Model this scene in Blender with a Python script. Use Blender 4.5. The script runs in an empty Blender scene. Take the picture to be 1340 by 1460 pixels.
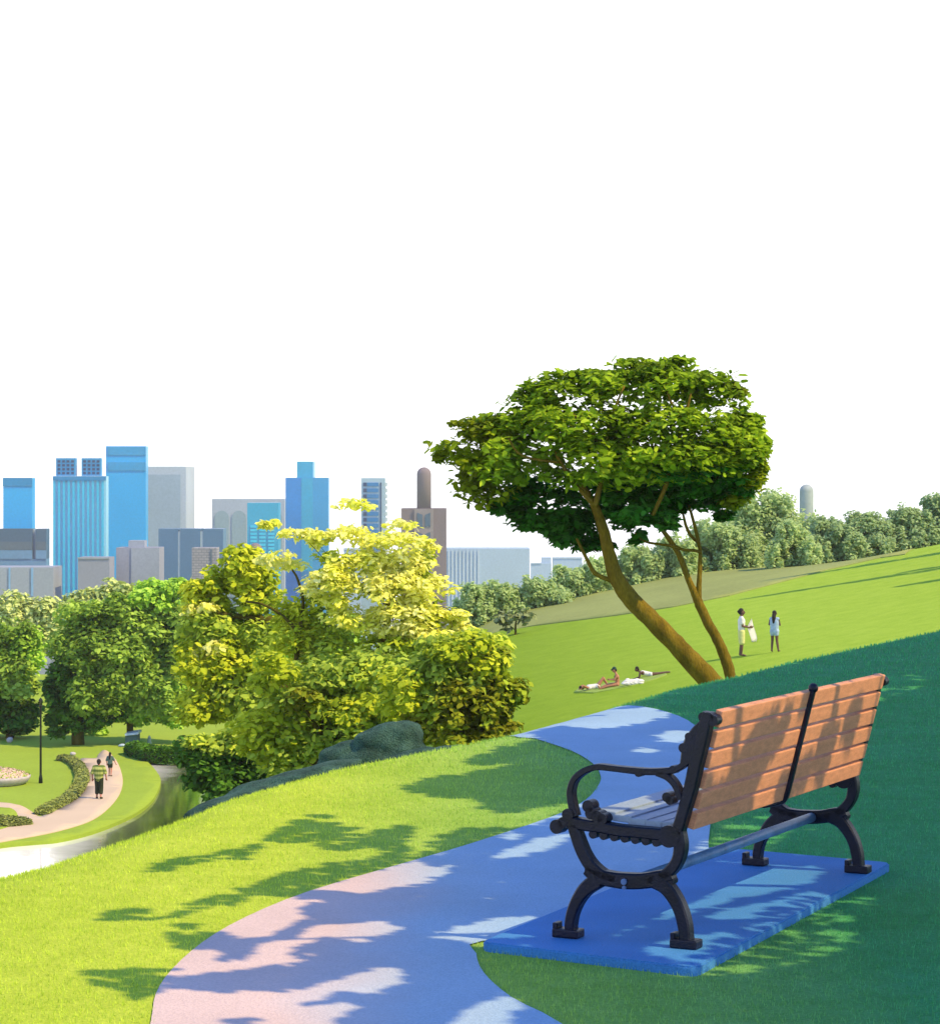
import bpy, bmesh, math, random
import numpy as np
from mathutils import Vector, Matrix, Euler
from mathutils.geometry import delaunay_2d_cdt

random.seed(7); rng = np.random.default_rng(7)
SC = bpy.context.scene
COL = SC.collection
FPX, CX, HY, EYE = 3600.0, 670.0, 681.0, 1.7      # focal length, horizon and eye height read off the picture
GZ = -0.035                                        # lawn level; the slab under the bench is 35 mm proud of it
VZ, WZ, BZ = -12.8, -12.95, -13.1                  # valley lawn, pond surface, pond bed
EXPO = 1.2
SUN_EL = 48.0
SH = Vector((0.895, -0.446, 0)).normalized()
S = Vector((SH.x*math.cos(math.radians(SUN_EL)), SH.y*math.cos(math.radians(SUN_EL)), math.sin(math.radians(SUN_EL))))

def lin(c):
    c /= 255.0
    return c/12.92 if c <= 0.04045 else ((c+0.055)/1.055)**2.4
def C(r, g, b, k=1.7):
    return tuple(min(0.9, lin(v)/k) for v in (r, g, b))
def at(x, y, Y):
    return Vector(((x-CX)/FPX*Y, Y, EYE-(y-HY)/FPX*Y))
def gp(x, y, z=0.0):
    Y = FPX*(EYE-z)/(y-HY)
    return Vector(((x-CX)/FPX*Y, Y, z))

# ------------------------------------------------------------------ terrain
CREST = np.array([(-3000,1700),(-800,1420),(-300,1330),(0,1255),(60,1240),(160,1208),(270,1168),(330,1142),(480,1100),(740,1048),
                  (860,1015),(960,985),(1040,968),(1130,945),(1200,930),(1340,900),(2000,800),(3500,760),(6000,745)], float)
RC = 8.0
def sstep(a, b, x):
    t = np.clip((x-a)/(b-a), 0, 1); return t*t*(3-2*t)
def baseland(X, Y):
    u = CX+FPX*X/Y
    zm = -8.75+0.2*np.clip(X, -20, 45)+0.0157*np.minimum(Y, 190)
    zm = zm-0.11*np.clip(Y-132, 0, 60)*sstep(11, 27, X)-0.07*np.clip(Y-147, 0, 45)
    b = BZ+(zm-BZ)*sstep(380, 720, u)
    b = b-0.09*np.clip(Y-190, 0, 510)-0.05*np.clip(Y-700, 0, 5000)
    return b
def ground(X, Y):
    X = np.asarray(X, float); Y = np.asarray(Y, float)
    u = CX+FPX*X/Y
    eh = EYE-GZ
    r = eh*FPX/(np.interp(u, CREST[:,0], CREST[:,1])-HY)
    s0 = eh/r
    d = np.clip(Y-(r-RC*s0/2), 0, None)
    sm = 0.45+(0.14-0.45)*sstep(500, 900, u)
    sm = np.maximum(sm, s0*1.3)
    h = np.where(d < RC*sm, d*d/(2*RC), RC*sm*sm/2+sm*(d-RC*sm))
    return np.maximum(GZ-h, baseland(X, Y))
def gz(x, y):
    return float(ground(x, y))
def ray_meadow(x, y):
    k, m = (x-CX)/FPX, (y-HY)/FPX
    lo, hi = 45.0, 150.0
    for _ in range(50):
        Y = (lo+hi)/2
        if EYE-m*Y > float(baseland(k*Y, Y)): lo = Y
        else: hi = Y
    return Vector((k*lo, lo, EYE-m*lo))

# ------------------------------------------------------------------ materials
def nodes(name):
    m = bpy.data.materials.new(name); m.use_nodes = True
    nt = m.node_tree
    return m, nt, nt.nodes['Principled BSDF']
def N(nt, t, **kw):
    n = nt.nodes.new(t)
    for k, v in kw.items():
        if hasattr(n, k): setattr(n, k, v)
        else: n.inputs[k].default_value = v
    return n
def c4(c): return (c[0], c[1], c[2], 1)
def shade(c, f): return tuple(max(0, min(0.9, v*f)) for v in c)
def ramp(nt, stops):
    r = nt.nodes.new('ShaderNodeValToRGB'); e = r.color_ramp.elements
    while len(e) < len(stops): e.new(0.5)
    for el, (p, c) in zip(e, stops):
        el.position = p; el.color = c4(c)
    return r
def mat(name, col, rough=0.8, scale=6.0, amt=0.18, fine=0.0, fine_scale=200.0, bump=0.0, spec=0.3, metal=0.0, stretch=None):
    """one colour broken up by a broad and a fine noise, with optional bump"""
    m, nt, b = nodes(name)
    tc = N(nt, 'ShaderNodeTexCoord')
    src = tc.outputs['Object']
    if stretch:
        mp = N(nt, 'ShaderNodeMapping'); mp.inputs['Scale'].default_value = stretch
        nt.links.new(src, mp.inputs['Vector']); src = mp.outputs['Vector']
    n1 = N(nt, 'ShaderNodeTexNoise', Scale=scale, Detail=4.0)
    nt.links.new(src, n1.inputs['Vector'])
    r1 = ramp(nt, [(0.3, shade(col, 1-amt)), (0.7, shade(col, 1+amt))])
    nt.links.new(n1.outputs['Fac'], r1.inputs['Fac'])
    out = r1.outputs['Color']; n2 = n1
    if fine:
        n2 = N(nt, 'ShaderNodeTexNoise', Scale=fine_scale, Detail=2.0)
        nt.links.new(src, n2.inputs['Vector'])
        r2 = ramp(nt, [(0.3, (1-fine,)*3), (0.7, (1.0,)*3)])
        nt.links.new(n2.outputs['Fac'], r2.inputs['Fac'])
        mx = N(nt, 'ShaderNodeMix', data_type='RGBA', blend_type='MULTIPLY'); mx.inputs[0].default_value = 1
        nt.links.new(out, mx.inputs[6]); nt.links.new(r2.outputs['Color'], mx.inputs[7]); out = mx.outputs[2]
    nt.links.new(out, b.inputs['Base Color'])
    b.inputs['Roughness'].default_value = rough
    b.inputs['Specular IOR Level'].default_value = spec
    b.inputs['Metallic'].default_value = metal
    if bump:
        bp = N(nt, 'ShaderNodeBump', Strength=bump, Distance=0.02)
        nt.links.new(n2.outputs['Fac'], bp.inputs['Height']); nt.links.new(bp.outputs['Normal'], b.inputs['Normal'])
    return m
def leafmat(name, cols, trans=0.3, clump=1.2, mix=0.5, gain=1.9):
    """leaf colours spread over the leaves at random and in clumps (a real difference between leaves)"""
    m, nt, b = nodes(name)
    g = N(nt, 'ShaderNodeNewGeometry')
    n1 = N(nt, 'ShaderNodeTexNoise', Scale=clump, Detail=2.0)
    nt.links.new(g.outputs['Position'], n1.inputs['Vector'])
    mr = N(nt, 'ShaderNodeMapRange'); mr.inputs[1].default_value = 0.32; mr.inputs[2].default_value = 0.68
    nt.links.new(n1.outputs['Fac'], mr.inputs[0])
    mx = N(nt, 'ShaderNodeMix'); mx.inputs[0].default_value = mix
    nt.links.new(mr.outputs[0], mx.inputs[2]); nt.links.new(g.outputs['Random Per Island'], mx.inputs[3])
    k = len(cols); cols = [shade(c, gain) for c in cols]
    r = ramp(nt, [(0.15+0.7*i/(k-1), c) for i, c in enumerate(cols)])
    nt.links.new(mx.outputs[0], r.inputs['Fac'])
    nt.links.new(r.outputs['Color'], b.inputs['Base Color'])
    b.inputs['Roughness'].default_value = 0.75; b.inputs['Specular IOR Level'].default_value = 0.12
    if trans:
        t = N(nt, 'ShaderNodeBsdfTranslucent'); nt.links.new(r.outputs['Color'], t.inputs['Color'])
        ms = N(nt, 'ShaderNodeMixShader'); ms.inputs[0].default_value = trans
        nt.links.new(b.outputs[0], ms.inputs[1]); nt.links.new(t.outputs[0], ms.inputs[2])
        nt.links.new(ms.outputs[0], nt.nodes['Material Output'].inputs['Surface'])
    return m

# ------------------------------------------------------------------ objects
def tag(o, label=None, cat=None, group=None, kind=None):
    if label: o['label'] = label
    if cat: o['category'] = cat
    if group: o['group'] = group
    if kind: o['kind'] = kind
    return o
def link(name, me, mats, parent=None, smooth=False):
    for m in (mats if isinstance(mats, (list, tuple)) else [mats]): me.materials.append(m)
    o = bpy.data.objects.new(name, me); COL.objects.link(o)
    if smooth: me.polygons.foreach_set('use_smooth', [True]*len(me.polygons))
    if parent is not None:
        o.parent = parent; o.matrix_parent_inverse = parent.matrix_basis.inverted()
    return o
def empty(name, loc, label, cat, group=None, kind=None):
    o = bpy.data.objects.new(name, None); COL.objects.link(o); o.location = loc
    o.empty_display_size = 0.1
    return tag(o, label, cat, group, kind)
def bobj(name, bm, mats, parent=None, smooth=False):
    me = bpy.data.meshes.new(name); bm.to_mesh(me); bm.free()
    return link(name, me, mats, parent, smooth)
def box(bm, c, ax, half, bev=0.0):
    """oriented box: centre, three axes, half sizes"""
    c = Vector(c); ax = [Vector(a).normalized() for a in ax]
    t = bmesh.new(); bmesh.ops.create_cube(t, size=2.0)
    if bev:
        for v in t.verts: v.co = Vector((v.co.x*half[0], v.co.y*half[1], v.co.z*half[2]))
        bmesh.ops.bevel(t, geom=list(t.edges), offset=bev, segments=2, affect='EDGES', profile=0.6)
        for v in t.verts: v.co = c+ax[0]*v.co.x+ax[1]*v.co.y+ax[2]*v.co.z
    else:
        for v in t.verts: v.co = c+ax[0]*v.co.x*half[0]+ax[1]*v.co.y*half[1]+ax[2]*v.co.z*half[2]
    bmesh.ops.recalc_face_normals(t, faces=t.faces)
    me = bpy.data.meshes.new('tmp'); t.to_mesh(me); t.free(); bm.from_mesh(me); bpy.data.meshes.remove(me)
XYZ = ((1,0,0),(0,1,0),(0,0,1))
def abox(bm, x0, x1, y0, y1, z0, z1, bev=0.0):
    box(bm, ((x0+x1)/2, (y0+y1)/2, (z0+z1)/2), XYZ, (abs(x1-x0)/2, abs(y1-y0)/2, abs(z1-z0)/2), bev)
def smoothline(pts, n=4):
    """Catmull-Rom through tuples of any length"""
    P = [np.array(p, float) for p in pts]; out = []
    for i in range(len(P)-1):
        a = P[max(i-1, 0)]; b = P[i]; c = P[i+1]; d = P[min(i+2, len(P)-1)]
        for k in range(n):
            t = k/n
            out.append(0.5*((2*b)+(-a+c)*t+(2*a-5*b+4*c-d)*t*t+(-a+3*b-3*c+d)*t**3))
    out.append(P[-1]); return out
def tube(bm, pts, seg=8, n=4, wob=0.0):
    """tapered round tube; pts are (x, y, z, radius)"""
    L = smoothline(pts, n) if n > 1 else [np.array(p, float) for p in pts]
    rings = []; ref = Vector((0.31, 0.87, 0.38))
    for i, p in enumerate(L):
        a = Vector(L[max(i-1, 0)][:3]); b = Vector(L[min(i+1, len(L)-1)][:3])
        t = (b-a).normalized(); u = t.cross(ref)
        if u.length < 1e-3: u = t.cross(Vector((1, 0, 0)))
        u.normalize(); v = t.cross(u)
        rings.append([bm.verts.new(Vector(p[:3])+(u*math.cos(2*math.pi*k/seg)+v*math.sin(2*math.pi*k/seg))*max(p[3], 1e-4)*(1+wob*random.uniform(-1, 1))) for k in range(seg)])
    for a, b in zip(rings, rings[1:]):
        for k in range(seg): bm.faces.new((a[k], a[(k+1) % seg], b[(k+1) % seg], b[k]))
    bm.faces.new(rings[0][::-1]); bm.faces.new(rings[-1])
def bar(bm, pts, o, U, V, W, thick, n=4):
    """flat cast bar: pts (a, b, width) in the plane o + a*U + b*V, thickness along W, softened edges"""
    L = smoothline(pts, n); rings = []
    for i, p in enumerate(L):
        a = L[max(i-1, 0)]; b = L[min(i+1, len(L)-1)]
        t = np.array([b[0]-a[0], b[1]-a[1]]); t /= max(np.linalg.norm(t), 1e-9); nn = (-t[1], t[0])
        h = p[2]/2; e = min(0.25*h, 0.006); T = thick/2; sec = ((h-e, T), (h, T-e), (h, -T+e), (h-e, -T), (-h+e, -T), (-h, -T+e), (-h, T-e), (-h+e, T))
        rings.append([bm.verts.new(o+U*(p[0]+nn[0]*s)+V*(p[1]+nn[1]*s)+W*w) for s, w in sec])
    for a, b in zip(rings, rings[1:]):
        for k in range(8): bm.faces.new((a[k], a[(k+1) % 8], b[(k+1) % 8], b[k]))
    bm.faces.new(rings[0][::-1]); bm.faces.new(rings[-1])
def fixn(bm): bmesh.ops.recalc_face_normals(bm, faces=bm.faces)
def ball(bm, c, r, sq=(1,1,1), seg=14):
    m = Matrix.Translation(Vector(c)) @ Matrix.Diagonal((r*sq[0], r*sq[1], r*sq[2], 1))
    bmesh.ops.create_uvsphere(bm, u_segments=seg, v_segments=max(6, seg*2//3), radius=1.0, matrix=m)
def disc(bm, c, ax, r, h, seg=20):
    """short cylinder along ax"""
    m = Matrix.Translation(Vector(c)) @ Vector((0,0,1)).rotation_difference(Vector(ax)).to_matrix().to_4x4()
    bmesh.ops.create_cone(bm, cap_ends=True, segments=seg, radius1=r, radius2=r, depth=h, matrix=m)
def sheet(name, poly, zf, step, m, parent=None, skirt=0.0):
    """a flat region cut out along its outline and draped on zf(x, y)"""
    poly = [Vector((p[0], p[1])) for p in poly]
    P = []
    for a, b in zip(poly, poly[1:]+poly[:1]):
        k = max(1, int((b-a).length/step))
        P += [a+(b-a)*(i/k) for i in range(k)]
    ne = len(P); edges = [(i, (i+1) % ne) for i in range(ne)]
    px = np.array([p[:] for p in P]); x0, y0 = px.min(0); x1, y1 = px.max(0)
    gx, gy = np.meshgrid(np.arange(x0, x1, step), np.arange(y0, y1, step))
    q = np.c_[gx.ravel(), gy.ravel()]; q = q[inside(q, px)]
    P += [Vector(v) for v in q+rng.uniform(-.1, .1, q.shape)*step]
    vs, _, fs, *_ = delaunay_2d_cdt(P, edges, [], 1, 1e-5)
    V = [(v.x, v.y, zf(v.x, v.y)) for v in vs]
    me = bpy.data.meshes.new(name); me.from_pydata(V, [], [list(f) for f in fs])
    bm = bmesh.new(); bm.from_mesh(me); fixn(bm)
    if sum(f.normal.z for f in bm.faces) < 0: bmesh.ops.reverse_faces(bm, faces=bm.faces)
    if skirt:
        ex = bmesh.ops.extrude_edge_only(bm, edges=[e for e in bm.edges if e.is_boundary])
        for v in ex['geom']:
            if isinstance(v, bmesh.types.BMVert): v.co.z -= skirt
        for f in bm.faces: f.smooth = abs(f.normal.z) > .3
    bm.to_mesh(me); bm.free()
    return link(name, me, m, parent, not skirt)
def inside(pts, poly):
    x, y = pts[:,0], pts[:,1]; r = np.zeros(len(pts), bool); n = len(poly)
    for i in range(n):
        xa, ya = poly[i-1][0], poly[i-1][1]; xb, yb = poly[i][0], poly[i][1]
        if ya == yb: continue
        r ^= ((ya > y) != (yb > y)) & (x < (xb-xa)*(y-ya)/(yb-ya)+xa)
    return r

def leafmesh(name, P, D, a, b, mi, mats, parent, spin=None):
    """one oval leaf (six corners, folded along its rib) per point P, facing D, half length a, half width b"""
    n = len(P); D = D/np.linalg.norm(D, axis=1)[:,None]
    R = rng.normal(size=(n,3)) if spin is None else spin
    T = np.cross(D, R); T /= np.linalg.norm(T, axis=1)[:,None]+1e-9
    B = np.cross(D, T)
    shp = np.array([(1,0,0),(.45,.9,.22),(-.5,.85,.22),(-1,0,0),(-.5,-.85,.22),(.45,-.9,.22)])
    j = 1+rng.uniform(-.22,.22,(n,6,1))
    V = P[:,None,:]+T[:,None,:]*(shp[None,:,0:1]*a[:,None,None])*j+B[:,None,:]*(shp[None,:,1:2]*b[:,None,None])*j+D[:,None,:]*(shp[None,:,2:3]*b[:,None,None])
    me = bpy.data.meshes.new(name)
    me.vertices.add(n*6); me.vertices.foreach_set('co', V.reshape(-1).astype(np.float32))
    me.loops.add(n*6); me.loops.foreach_set('vertex_index', np.arange(n*6, dtype=np.int32))
    me.polygons.add(n); me.polygons.foreach_set('loop_start', np.arange(n, dtype=np.int32)*6)
    me.polygons.foreach_set('loop_total', np.full(n, 6, np.int32))
    me.update(calc_edges=True)
    o = link(name, me, mats, parent)
    me.polygons.foreach_set('material_index', np.asarray(mi, np.int32))
    return o
def crown(name, blobs, mats, parent, size, flat=0.6, aspect=0.6, dens=1.0, up=0.6):
    """blobs: (centre Vector, (rx, ry, rz), count, material index)"""
    P, D, M = [], [], []
    for c, r, n, mi in blobs:
        n = int(n*dens); r = np.array(r); k = max(3, n//70)
        d0 = rng.normal(size=(k,3)); d0 /= np.linalg.norm(d0, axis=1)[:,None]
        sub = d0*rng.uniform(.25, 1.0, (k,1))**.5*r*.82
        w_ = rng.integers(0, k, n)
        d = rng.normal(size=(n,3)); d /= np.linalg.norm(d, axis=1)[:,None]
        rad = rng.uniform(0.05, 1.0, (n,1))**0.45
        sr = np.cbrt(1.6/k)*rng.uniform(.75, 1.25, (k,1))
        P.append(np.array(c)+sub[w_]+d*rad*r*np.clip(sr, .2, .7)[w_])
        nd = d*np.array([1,1,0.6])*(1-up)+np.array([0,0,up])+rng.normal(size=(n,3))*flat*0.5
        D.append(nd); M.append(np.full(n, mi))
    P = np.concatenate(P); D = np.concatenate(D); M = np.concatenate(M)
    a = size*rng.uniform(.6, 1.25, len(P))
    return leafmesh(name, P, D, a, a*aspect, M, mats, parent)
def pblob(x, y, rx, ry, Y, n, mi=0, dy=0.0, depth=None):
    """a clump of a crown seen at picture position x, y with half sizes rx, ry, standing Y metres away"""
    s = Y/FPX
    return (at(x, y, Y+dy), (rx*s, depth if depth else max(rx, ry)*s*0.9, ry*s), n, mi)

# ------------------------------------------------------------------ bodies
def capbm(caps, seg=12):
    bm = bmesh.new()
    for p, q, r0, r1 in caps:
        p = Vector(p); q = Vector(q)
        ball(bm, p, r0, seg=seg)
        if (q-p).length > 1e-4:
            ball(bm, q, r1, seg=seg)
            m = Matrix.Translation((p+q)/2) @ Vector((0,0,1)).rotation_difference(q-p).to_matrix().to_4x4()
            bmesh.ops.create_cone(bm, cap_ends=True, segments=seg, radius1=r0, radius2=r1, depth=(q-p).length, matrix=m)
    return bm
def fuse(name, bm, voxel, mats, parent, mw=None, smooth=True):
    """melt overlapping shapes into one continuous skin"""
    me = bpy.data.meshes.new(name+'_src'); bm.to_mesh(me); bm.free()
    if mw is not None: me.transform(mw)
    t = bpy.data.objects.new('tmp', me); COL.objects.link(t)
    md = t.modifiers.new('r', 'REMESH'); md.mode = 'VOXEL'; md.voxel_size = voxel
    sm = t.modifiers.new('s', 'SMOOTH'); sm.iterations = 2; sm.factor = 0.5
    dg = bpy.context.evaluated_depsgraph_get()
    out = bpy.data.meshes.new_from_object(t.evaluated_get(dg))
    bpy.data.objects.remove(t); bpy.data.meshes.remove(me)
    out.name = name; out.materials.clear()
    return link(name, out, mats, parent, smooth)
def hand(w, d, side, curl=0.25):
    """palm, four unequal bent fingers and a thumb, pointing along d from wrist w"""
    w = Vector(w); d = Vector(d).normalized(); s = Vector(side).normalized(); nrm = d.cross(s).normalized()
    caps = [(w, w+d*.045, .026, .024)]
    for k, ln in zip((-1.5, -.5, .5, 1.5), (.062, .078, .082, .07)):
        a = w+d*.06+s*(k*.019); b = a+d*ln*.5+nrm*curl*.02; e = b+d*ln*.45+nrm*curl*.05
        caps += [(w+d*.03+s*(k*.015), a, .012, .0105), (a, b, .0105, .0098), (b, e, .0098, .009)]
    t0 = w+d*.02+s*.025; t1 = t0+d*.03+s*.028; t2 = t1+d*.03+s*.006
    caps += [(t0, t1, .013, .0115), (t1, t2, .0115, .010)]
    return caps
def head_caps(hc, f, u):
    f = Vector(f).normalized(); u = Vector(u).normalized(); s = f.cross(u); hc = Vector(hc)
    return [(hc-f*.012+u*.02, hc-f*.02+u*.02, .092, .09), (hc+f*.03-u*.03, hc+f*.035-u*.075, .066, .042),
            (hc+f*.088+u*.005, hc+f*.105-u*.02, .012, .016), (hc+f*.082-u*.052, hc+f*.084-u*.052, .018, .018),
            (hc+s*.088, hc+s*.09-u*.02, .02, .016), (hc-s*.088, hc-s*.09-u*.02, .02, .016)]
def person(label, loc, rot, scale, J, skin, clothes, hair, voxel=0.0095, group=None, shoe=None):
    """J: joints of a 1.7 m figure facing +Y, loc on the ground; clothes: list of (name, caps, material)"""
    root = empty('person', loc, label, 'person', group)
    mw = Matrix.Translation(Vector(loc)) @ Euler(rot).to_matrix().to_4x4() @ Matrix.Scale(scale, 4)
    caps = []
    j = {k: Vector(v) for k, v in J.items()}
    caps += [(j['hipl'], j['hipr'], .095, .095), (j['pelvis'], j['chest'], .105, .115), (j['chest']+(j['shl']-j['shr'])*.22, j['chest']+(j['shr']-j['shl'])*.22, .1, .1),
             (j['shl'], j['shr'], .055, .055), (j['chest'], j['neck'], .085, .052), (j['neck'], j['head']-j['hup']*.05, .05, .047)]
    for s in 'lr':
        caps += [(j['sh'+s], j['el'+s], .052, .04), (j['el'+s], j['wr'+s], .04, .027),
                 (j['hip'+s], j['kn'+s], .088, .056), (j['kn'+s], (j['kn'+s]*.6+j['an'+s]*.4), .056, .055), (j['kn'+s]*.6+j['an'+s]*.4, j['an'+s], .055, .036),
                 (j['an'+s], j['to'+s], .042, .03)]
        side = j.get('hs'+s, Vector((1 if s == 'l' else -1, .3, 0)))
        caps += hand(j['wr'+s], j.get('hd'+s, j['wr'+s]-j['el'+s]), side)
    caps += head_caps(j['head'], j['hfw'], j['hup'])
    body = fuse('body', capbm(caps, 10), voxel*scale, skin, root, mw)
    hf, hu = j['hfw'].normalized(), j['hup'].normalized(); hs = hf.cross(hu)
    for s in (-1, 1):
        bm = bmesh.new(); ball(bm, j['head']+hf*.082+hu*.012+hs*(.034*s), .013, seg=8)
        e = bobj('eye', bm, M_eye, body); e.data.transform(mw)
    hcaps = [tuple(c) for c in hair(j)]
    fuse('hair', capbm(hcaps, 10), .014*scale, M_hair if not hasattr(hair, 'm') else hair.m, root, mw)
    for nm, cp, m in clothes(j):
        fuse(nm, capbm(cp, 12), .012*scale, m, root, mw)
    return root

# ================================================================== camera, light, sky
cam = bpy.data.cameras.new('camera'); co = bpy.data.objects.new('camera', cam); COL.objects.link(co)
co.location = (0, 0, EYE); co.rotation_euler = (math.radians(90), 0, 0)
cam.sensor_fit = 'HORIZONTAL'; cam.sensor_width = 36; cam.lens = 36*FPX/1340
cam.shift_y = (HY-730.0)/1340; cam.clip_start = 0.1; cam.clip_end = 20000
SC.camera = co
SC.view_settings.view_transform = 'Standard'; SC.view_settings.look = 'None'
SC.view_settings.exposure = EXPO; SC.view_settings.gamma = 1.0
w = bpy.data.worlds.new('World'); SC.world = w; w.use_nodes = True
nt = w.node_tree; bg = nt.nodes['Background']
sky = N(nt, 'ShaderNodeTexSky'); sky.sky_type = 'NISHITA'; sky.sun_disc = False
sky.sun_elevation = math.radians(SUN_EL); sky.sun_rotation = math.atan2(SH.x, SH.y)
sky.ozone_density = 10.0; sky.dust_density = 0.0
nt.links.new(sky.outputs[0], bg.inputs[0]); bg.inputs[1].default_value = 0.15
# a bank of white summer haze low over the horizon, clear blue overhead
bg2 = N(nt, 'ShaderNodeBackground'); bg2.inputs[0].default_value = (0.97, 0.985, 1.0, 1); bg2.inputs[1].default_value = 0.75
tc = N(nt, 'ShaderNodeTexCoord'); sx = N(nt, 'ShaderNodeSeparateXYZ'); nt.links.new(tc.outputs['Generated'], sx.inputs[0])
mr = N(nt, 'ShaderNodeMapRange'); mr.interpolation_type = 'SMOOTHSTEP'
mr.inputs[1].default_value = math.sin(math.radians(13)); mr.inputs[2].default_value = math.sin(math.radians(26))
nt.links.new(sx.outputs['Z'], mr.inputs[0])
ms = N(nt, 'ShaderNodeMixShader'); nt.links.new(mr.outputs[0], ms.inputs[0])
nt.links.new(bg2.outputs[0], ms.inputs[1]); nt.links.new(bg.outputs[0], ms.inputs[2])
nt.links.new(ms.outputs[0], nt.nodes['World Output'].inputs['Surface'])
sl = bpy.data.lights.new('sun', 'SUN'); so = bpy.data.objects.new('sun', sl); COL.objects.link(so)
sl.energy = 2.75; sl.color = (1.0, 0.73, 0.32); sl.angle = math.radians(0.35)
so.rotation_euler = S.to_track_quat('Z', 'Y').to_euler(); so.location = S*50

# ================================================================== shared materials
M_iron = mat('cast_iron', C(5, 13, 38, 0.95), 0.42, 14, 0.35, 0.3, 130, 0.16, 0.3)
M_bolt = mat('worn_bolt', C(80, 110, 160, 1.2), 0.4, 30, .2)
M_board = mat('orange_board', C(216, 152, 118, 1.15), 0.6, 3.0, 0.14, 0.3, 24, 0.25, 0.3, stretch=(6, 6, 20))
M_seat = mat('shaded_wood_slat', C(158, 182, 214, 1.5), 0.55, 5, 0.12, 0.15, 60, 0.2)  # blue-grey of the wood in shade, painted as base colour
M_rail = mat('blue_grey_rail', C(96, 140, 190, 1.3), 0.45, 8, 0.3, 0.2, 60)
M_slab = mat('blue_concrete', C(84, 168, 254), 0.85, 2.5, 0.10, 0.28, 140, 0.35, 0.2)
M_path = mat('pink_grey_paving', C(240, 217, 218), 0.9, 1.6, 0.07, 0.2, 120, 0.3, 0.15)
M_path.name = 'pink_paving_blue_shade'
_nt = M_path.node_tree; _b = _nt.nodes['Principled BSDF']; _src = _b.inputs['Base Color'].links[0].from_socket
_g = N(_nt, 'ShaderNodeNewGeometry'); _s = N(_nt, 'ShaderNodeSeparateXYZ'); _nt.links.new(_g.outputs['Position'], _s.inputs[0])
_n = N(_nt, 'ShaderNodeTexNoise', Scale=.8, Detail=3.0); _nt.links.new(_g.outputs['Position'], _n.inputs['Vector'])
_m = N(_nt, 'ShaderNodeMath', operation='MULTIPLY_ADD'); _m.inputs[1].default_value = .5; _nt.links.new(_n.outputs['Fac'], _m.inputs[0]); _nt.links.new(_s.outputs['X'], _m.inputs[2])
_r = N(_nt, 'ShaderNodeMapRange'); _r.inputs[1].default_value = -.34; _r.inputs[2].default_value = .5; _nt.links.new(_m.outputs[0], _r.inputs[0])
_c = ramp(_nt, [(0, (1.13, 1.14, 1.17)), (.55, (.66, 1.12, 1.48)), (1, (.52, 1.04, 1.55))]); _nt.links.new(_r.outputs[0], _c.inputs['Fac'])  # blue towards the right is the path's shade painted into its colour
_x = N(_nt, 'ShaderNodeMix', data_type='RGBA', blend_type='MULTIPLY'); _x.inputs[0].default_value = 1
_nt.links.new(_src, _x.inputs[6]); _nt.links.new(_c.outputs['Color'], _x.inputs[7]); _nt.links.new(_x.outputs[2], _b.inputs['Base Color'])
M_vpath = mat('cream_gravel', C(246, 224, 200), 0.9, 0.4, 0.04, 0.08, 30, 0.2, 0.1)
M_bark = mat('brown_bark', C(124, 106, 32, 1.15), 0.9, 5, 0.3, 0.4, 45, 0.8, 0.1, stretch=(1, 1, .3))
M_dbark = mat('olive_bark', C(84, 80, 30, 1.1), 0.9, 3, 0.3, 0.3, 20, 0.6, 0.1)
M_rock = mat('dark_teal_stone', C(72, 106, 98, 1.2), 0.9, 7, 0.4, 0.55, 90, 0.8, 0.1)
M_eye = mat('dark_eye', (.01, .01, .01), 0.2, 6, .05, spec=.5)
M_hair = mat('black_hair', (.012, .009, .009), 0.6, 40, .4, .4, 300, .6)
M_skin = mat('tan_skin', (.36, .17, .10), 0.6, 12, .1)
M_dskin = mat('brown_skin', (.11, .06, .045), 0.6, 12, .12)
M_oskin = mat('olive_brown_skin', (.09, .085, .03), 0.6, 12, .12)
M_white = mat('white_cloth', (.62, .63, .66), 0.9, 9, .1, bump=.2)
M_lblue = mat('pale_blue_cloth', (.30, .42, .62), 0.9, 9, .2)
M_lime = mat('pale_yellow_cloth', (.55, .58, .25), 0.9, 9, .12)
M_black = mat('black_paint', (.006, .012, .006), .4, 9, .2)

# grass: the near hill is yellower, the meadow beyond it a deeper green towards its foot
M_grass, nt, b = nodes('mown_grass')
g = N(nt, 'ShaderNodeNewGeometry'); sp = N(nt, 'ShaderNodeSeparateXYZ'); nt.links.new(g.outputs['Position'], sp.inputs[0])
def mrange(src, a, bb):
    m = N(nt, 'ShaderNodeMapRange'); m.inputs[1].default_value = a; m.inputs[2].default_value = bb; nt.links.new(src, m.inputs[0]); return m.outputs[0]
def mixc(f, a, bb):
    m = N(nt, 'ShaderNodeMix', data_type='RGBA')
    for s, i in ((f, 0), (a, 6), (bb, 7)):
        if hasattr(s, 'links'): nt.links.new(s, m.inputs[i])
        else: m.inputs[i].default_value = c4(s) if isinstance(s, tuple) else s
    return m.outputs[2]
near = mixc(mrange(sp.outputs['X'], -0.9, 1.5), C(216, 240, 92), C(92, 188, 128))  # shade's teal painted into the grass towards the right
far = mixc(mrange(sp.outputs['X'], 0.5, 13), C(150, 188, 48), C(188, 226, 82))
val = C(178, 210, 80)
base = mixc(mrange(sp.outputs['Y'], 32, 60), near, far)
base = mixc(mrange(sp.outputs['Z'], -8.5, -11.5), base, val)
n1 = N(nt, 'ShaderNodeTexNoise', Scale=1.3, Detail=5.0); nt.links.new(g.outputs['Position'], n1.inputs['Vector'])
r1 = ramp(nt, [(.3, (.88, .92, .8)), (.7, (1.06, 1.04, 1.1))]); nt.links.new(n1.outputs['Fac'], r1.inputs['Fac'])
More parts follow.
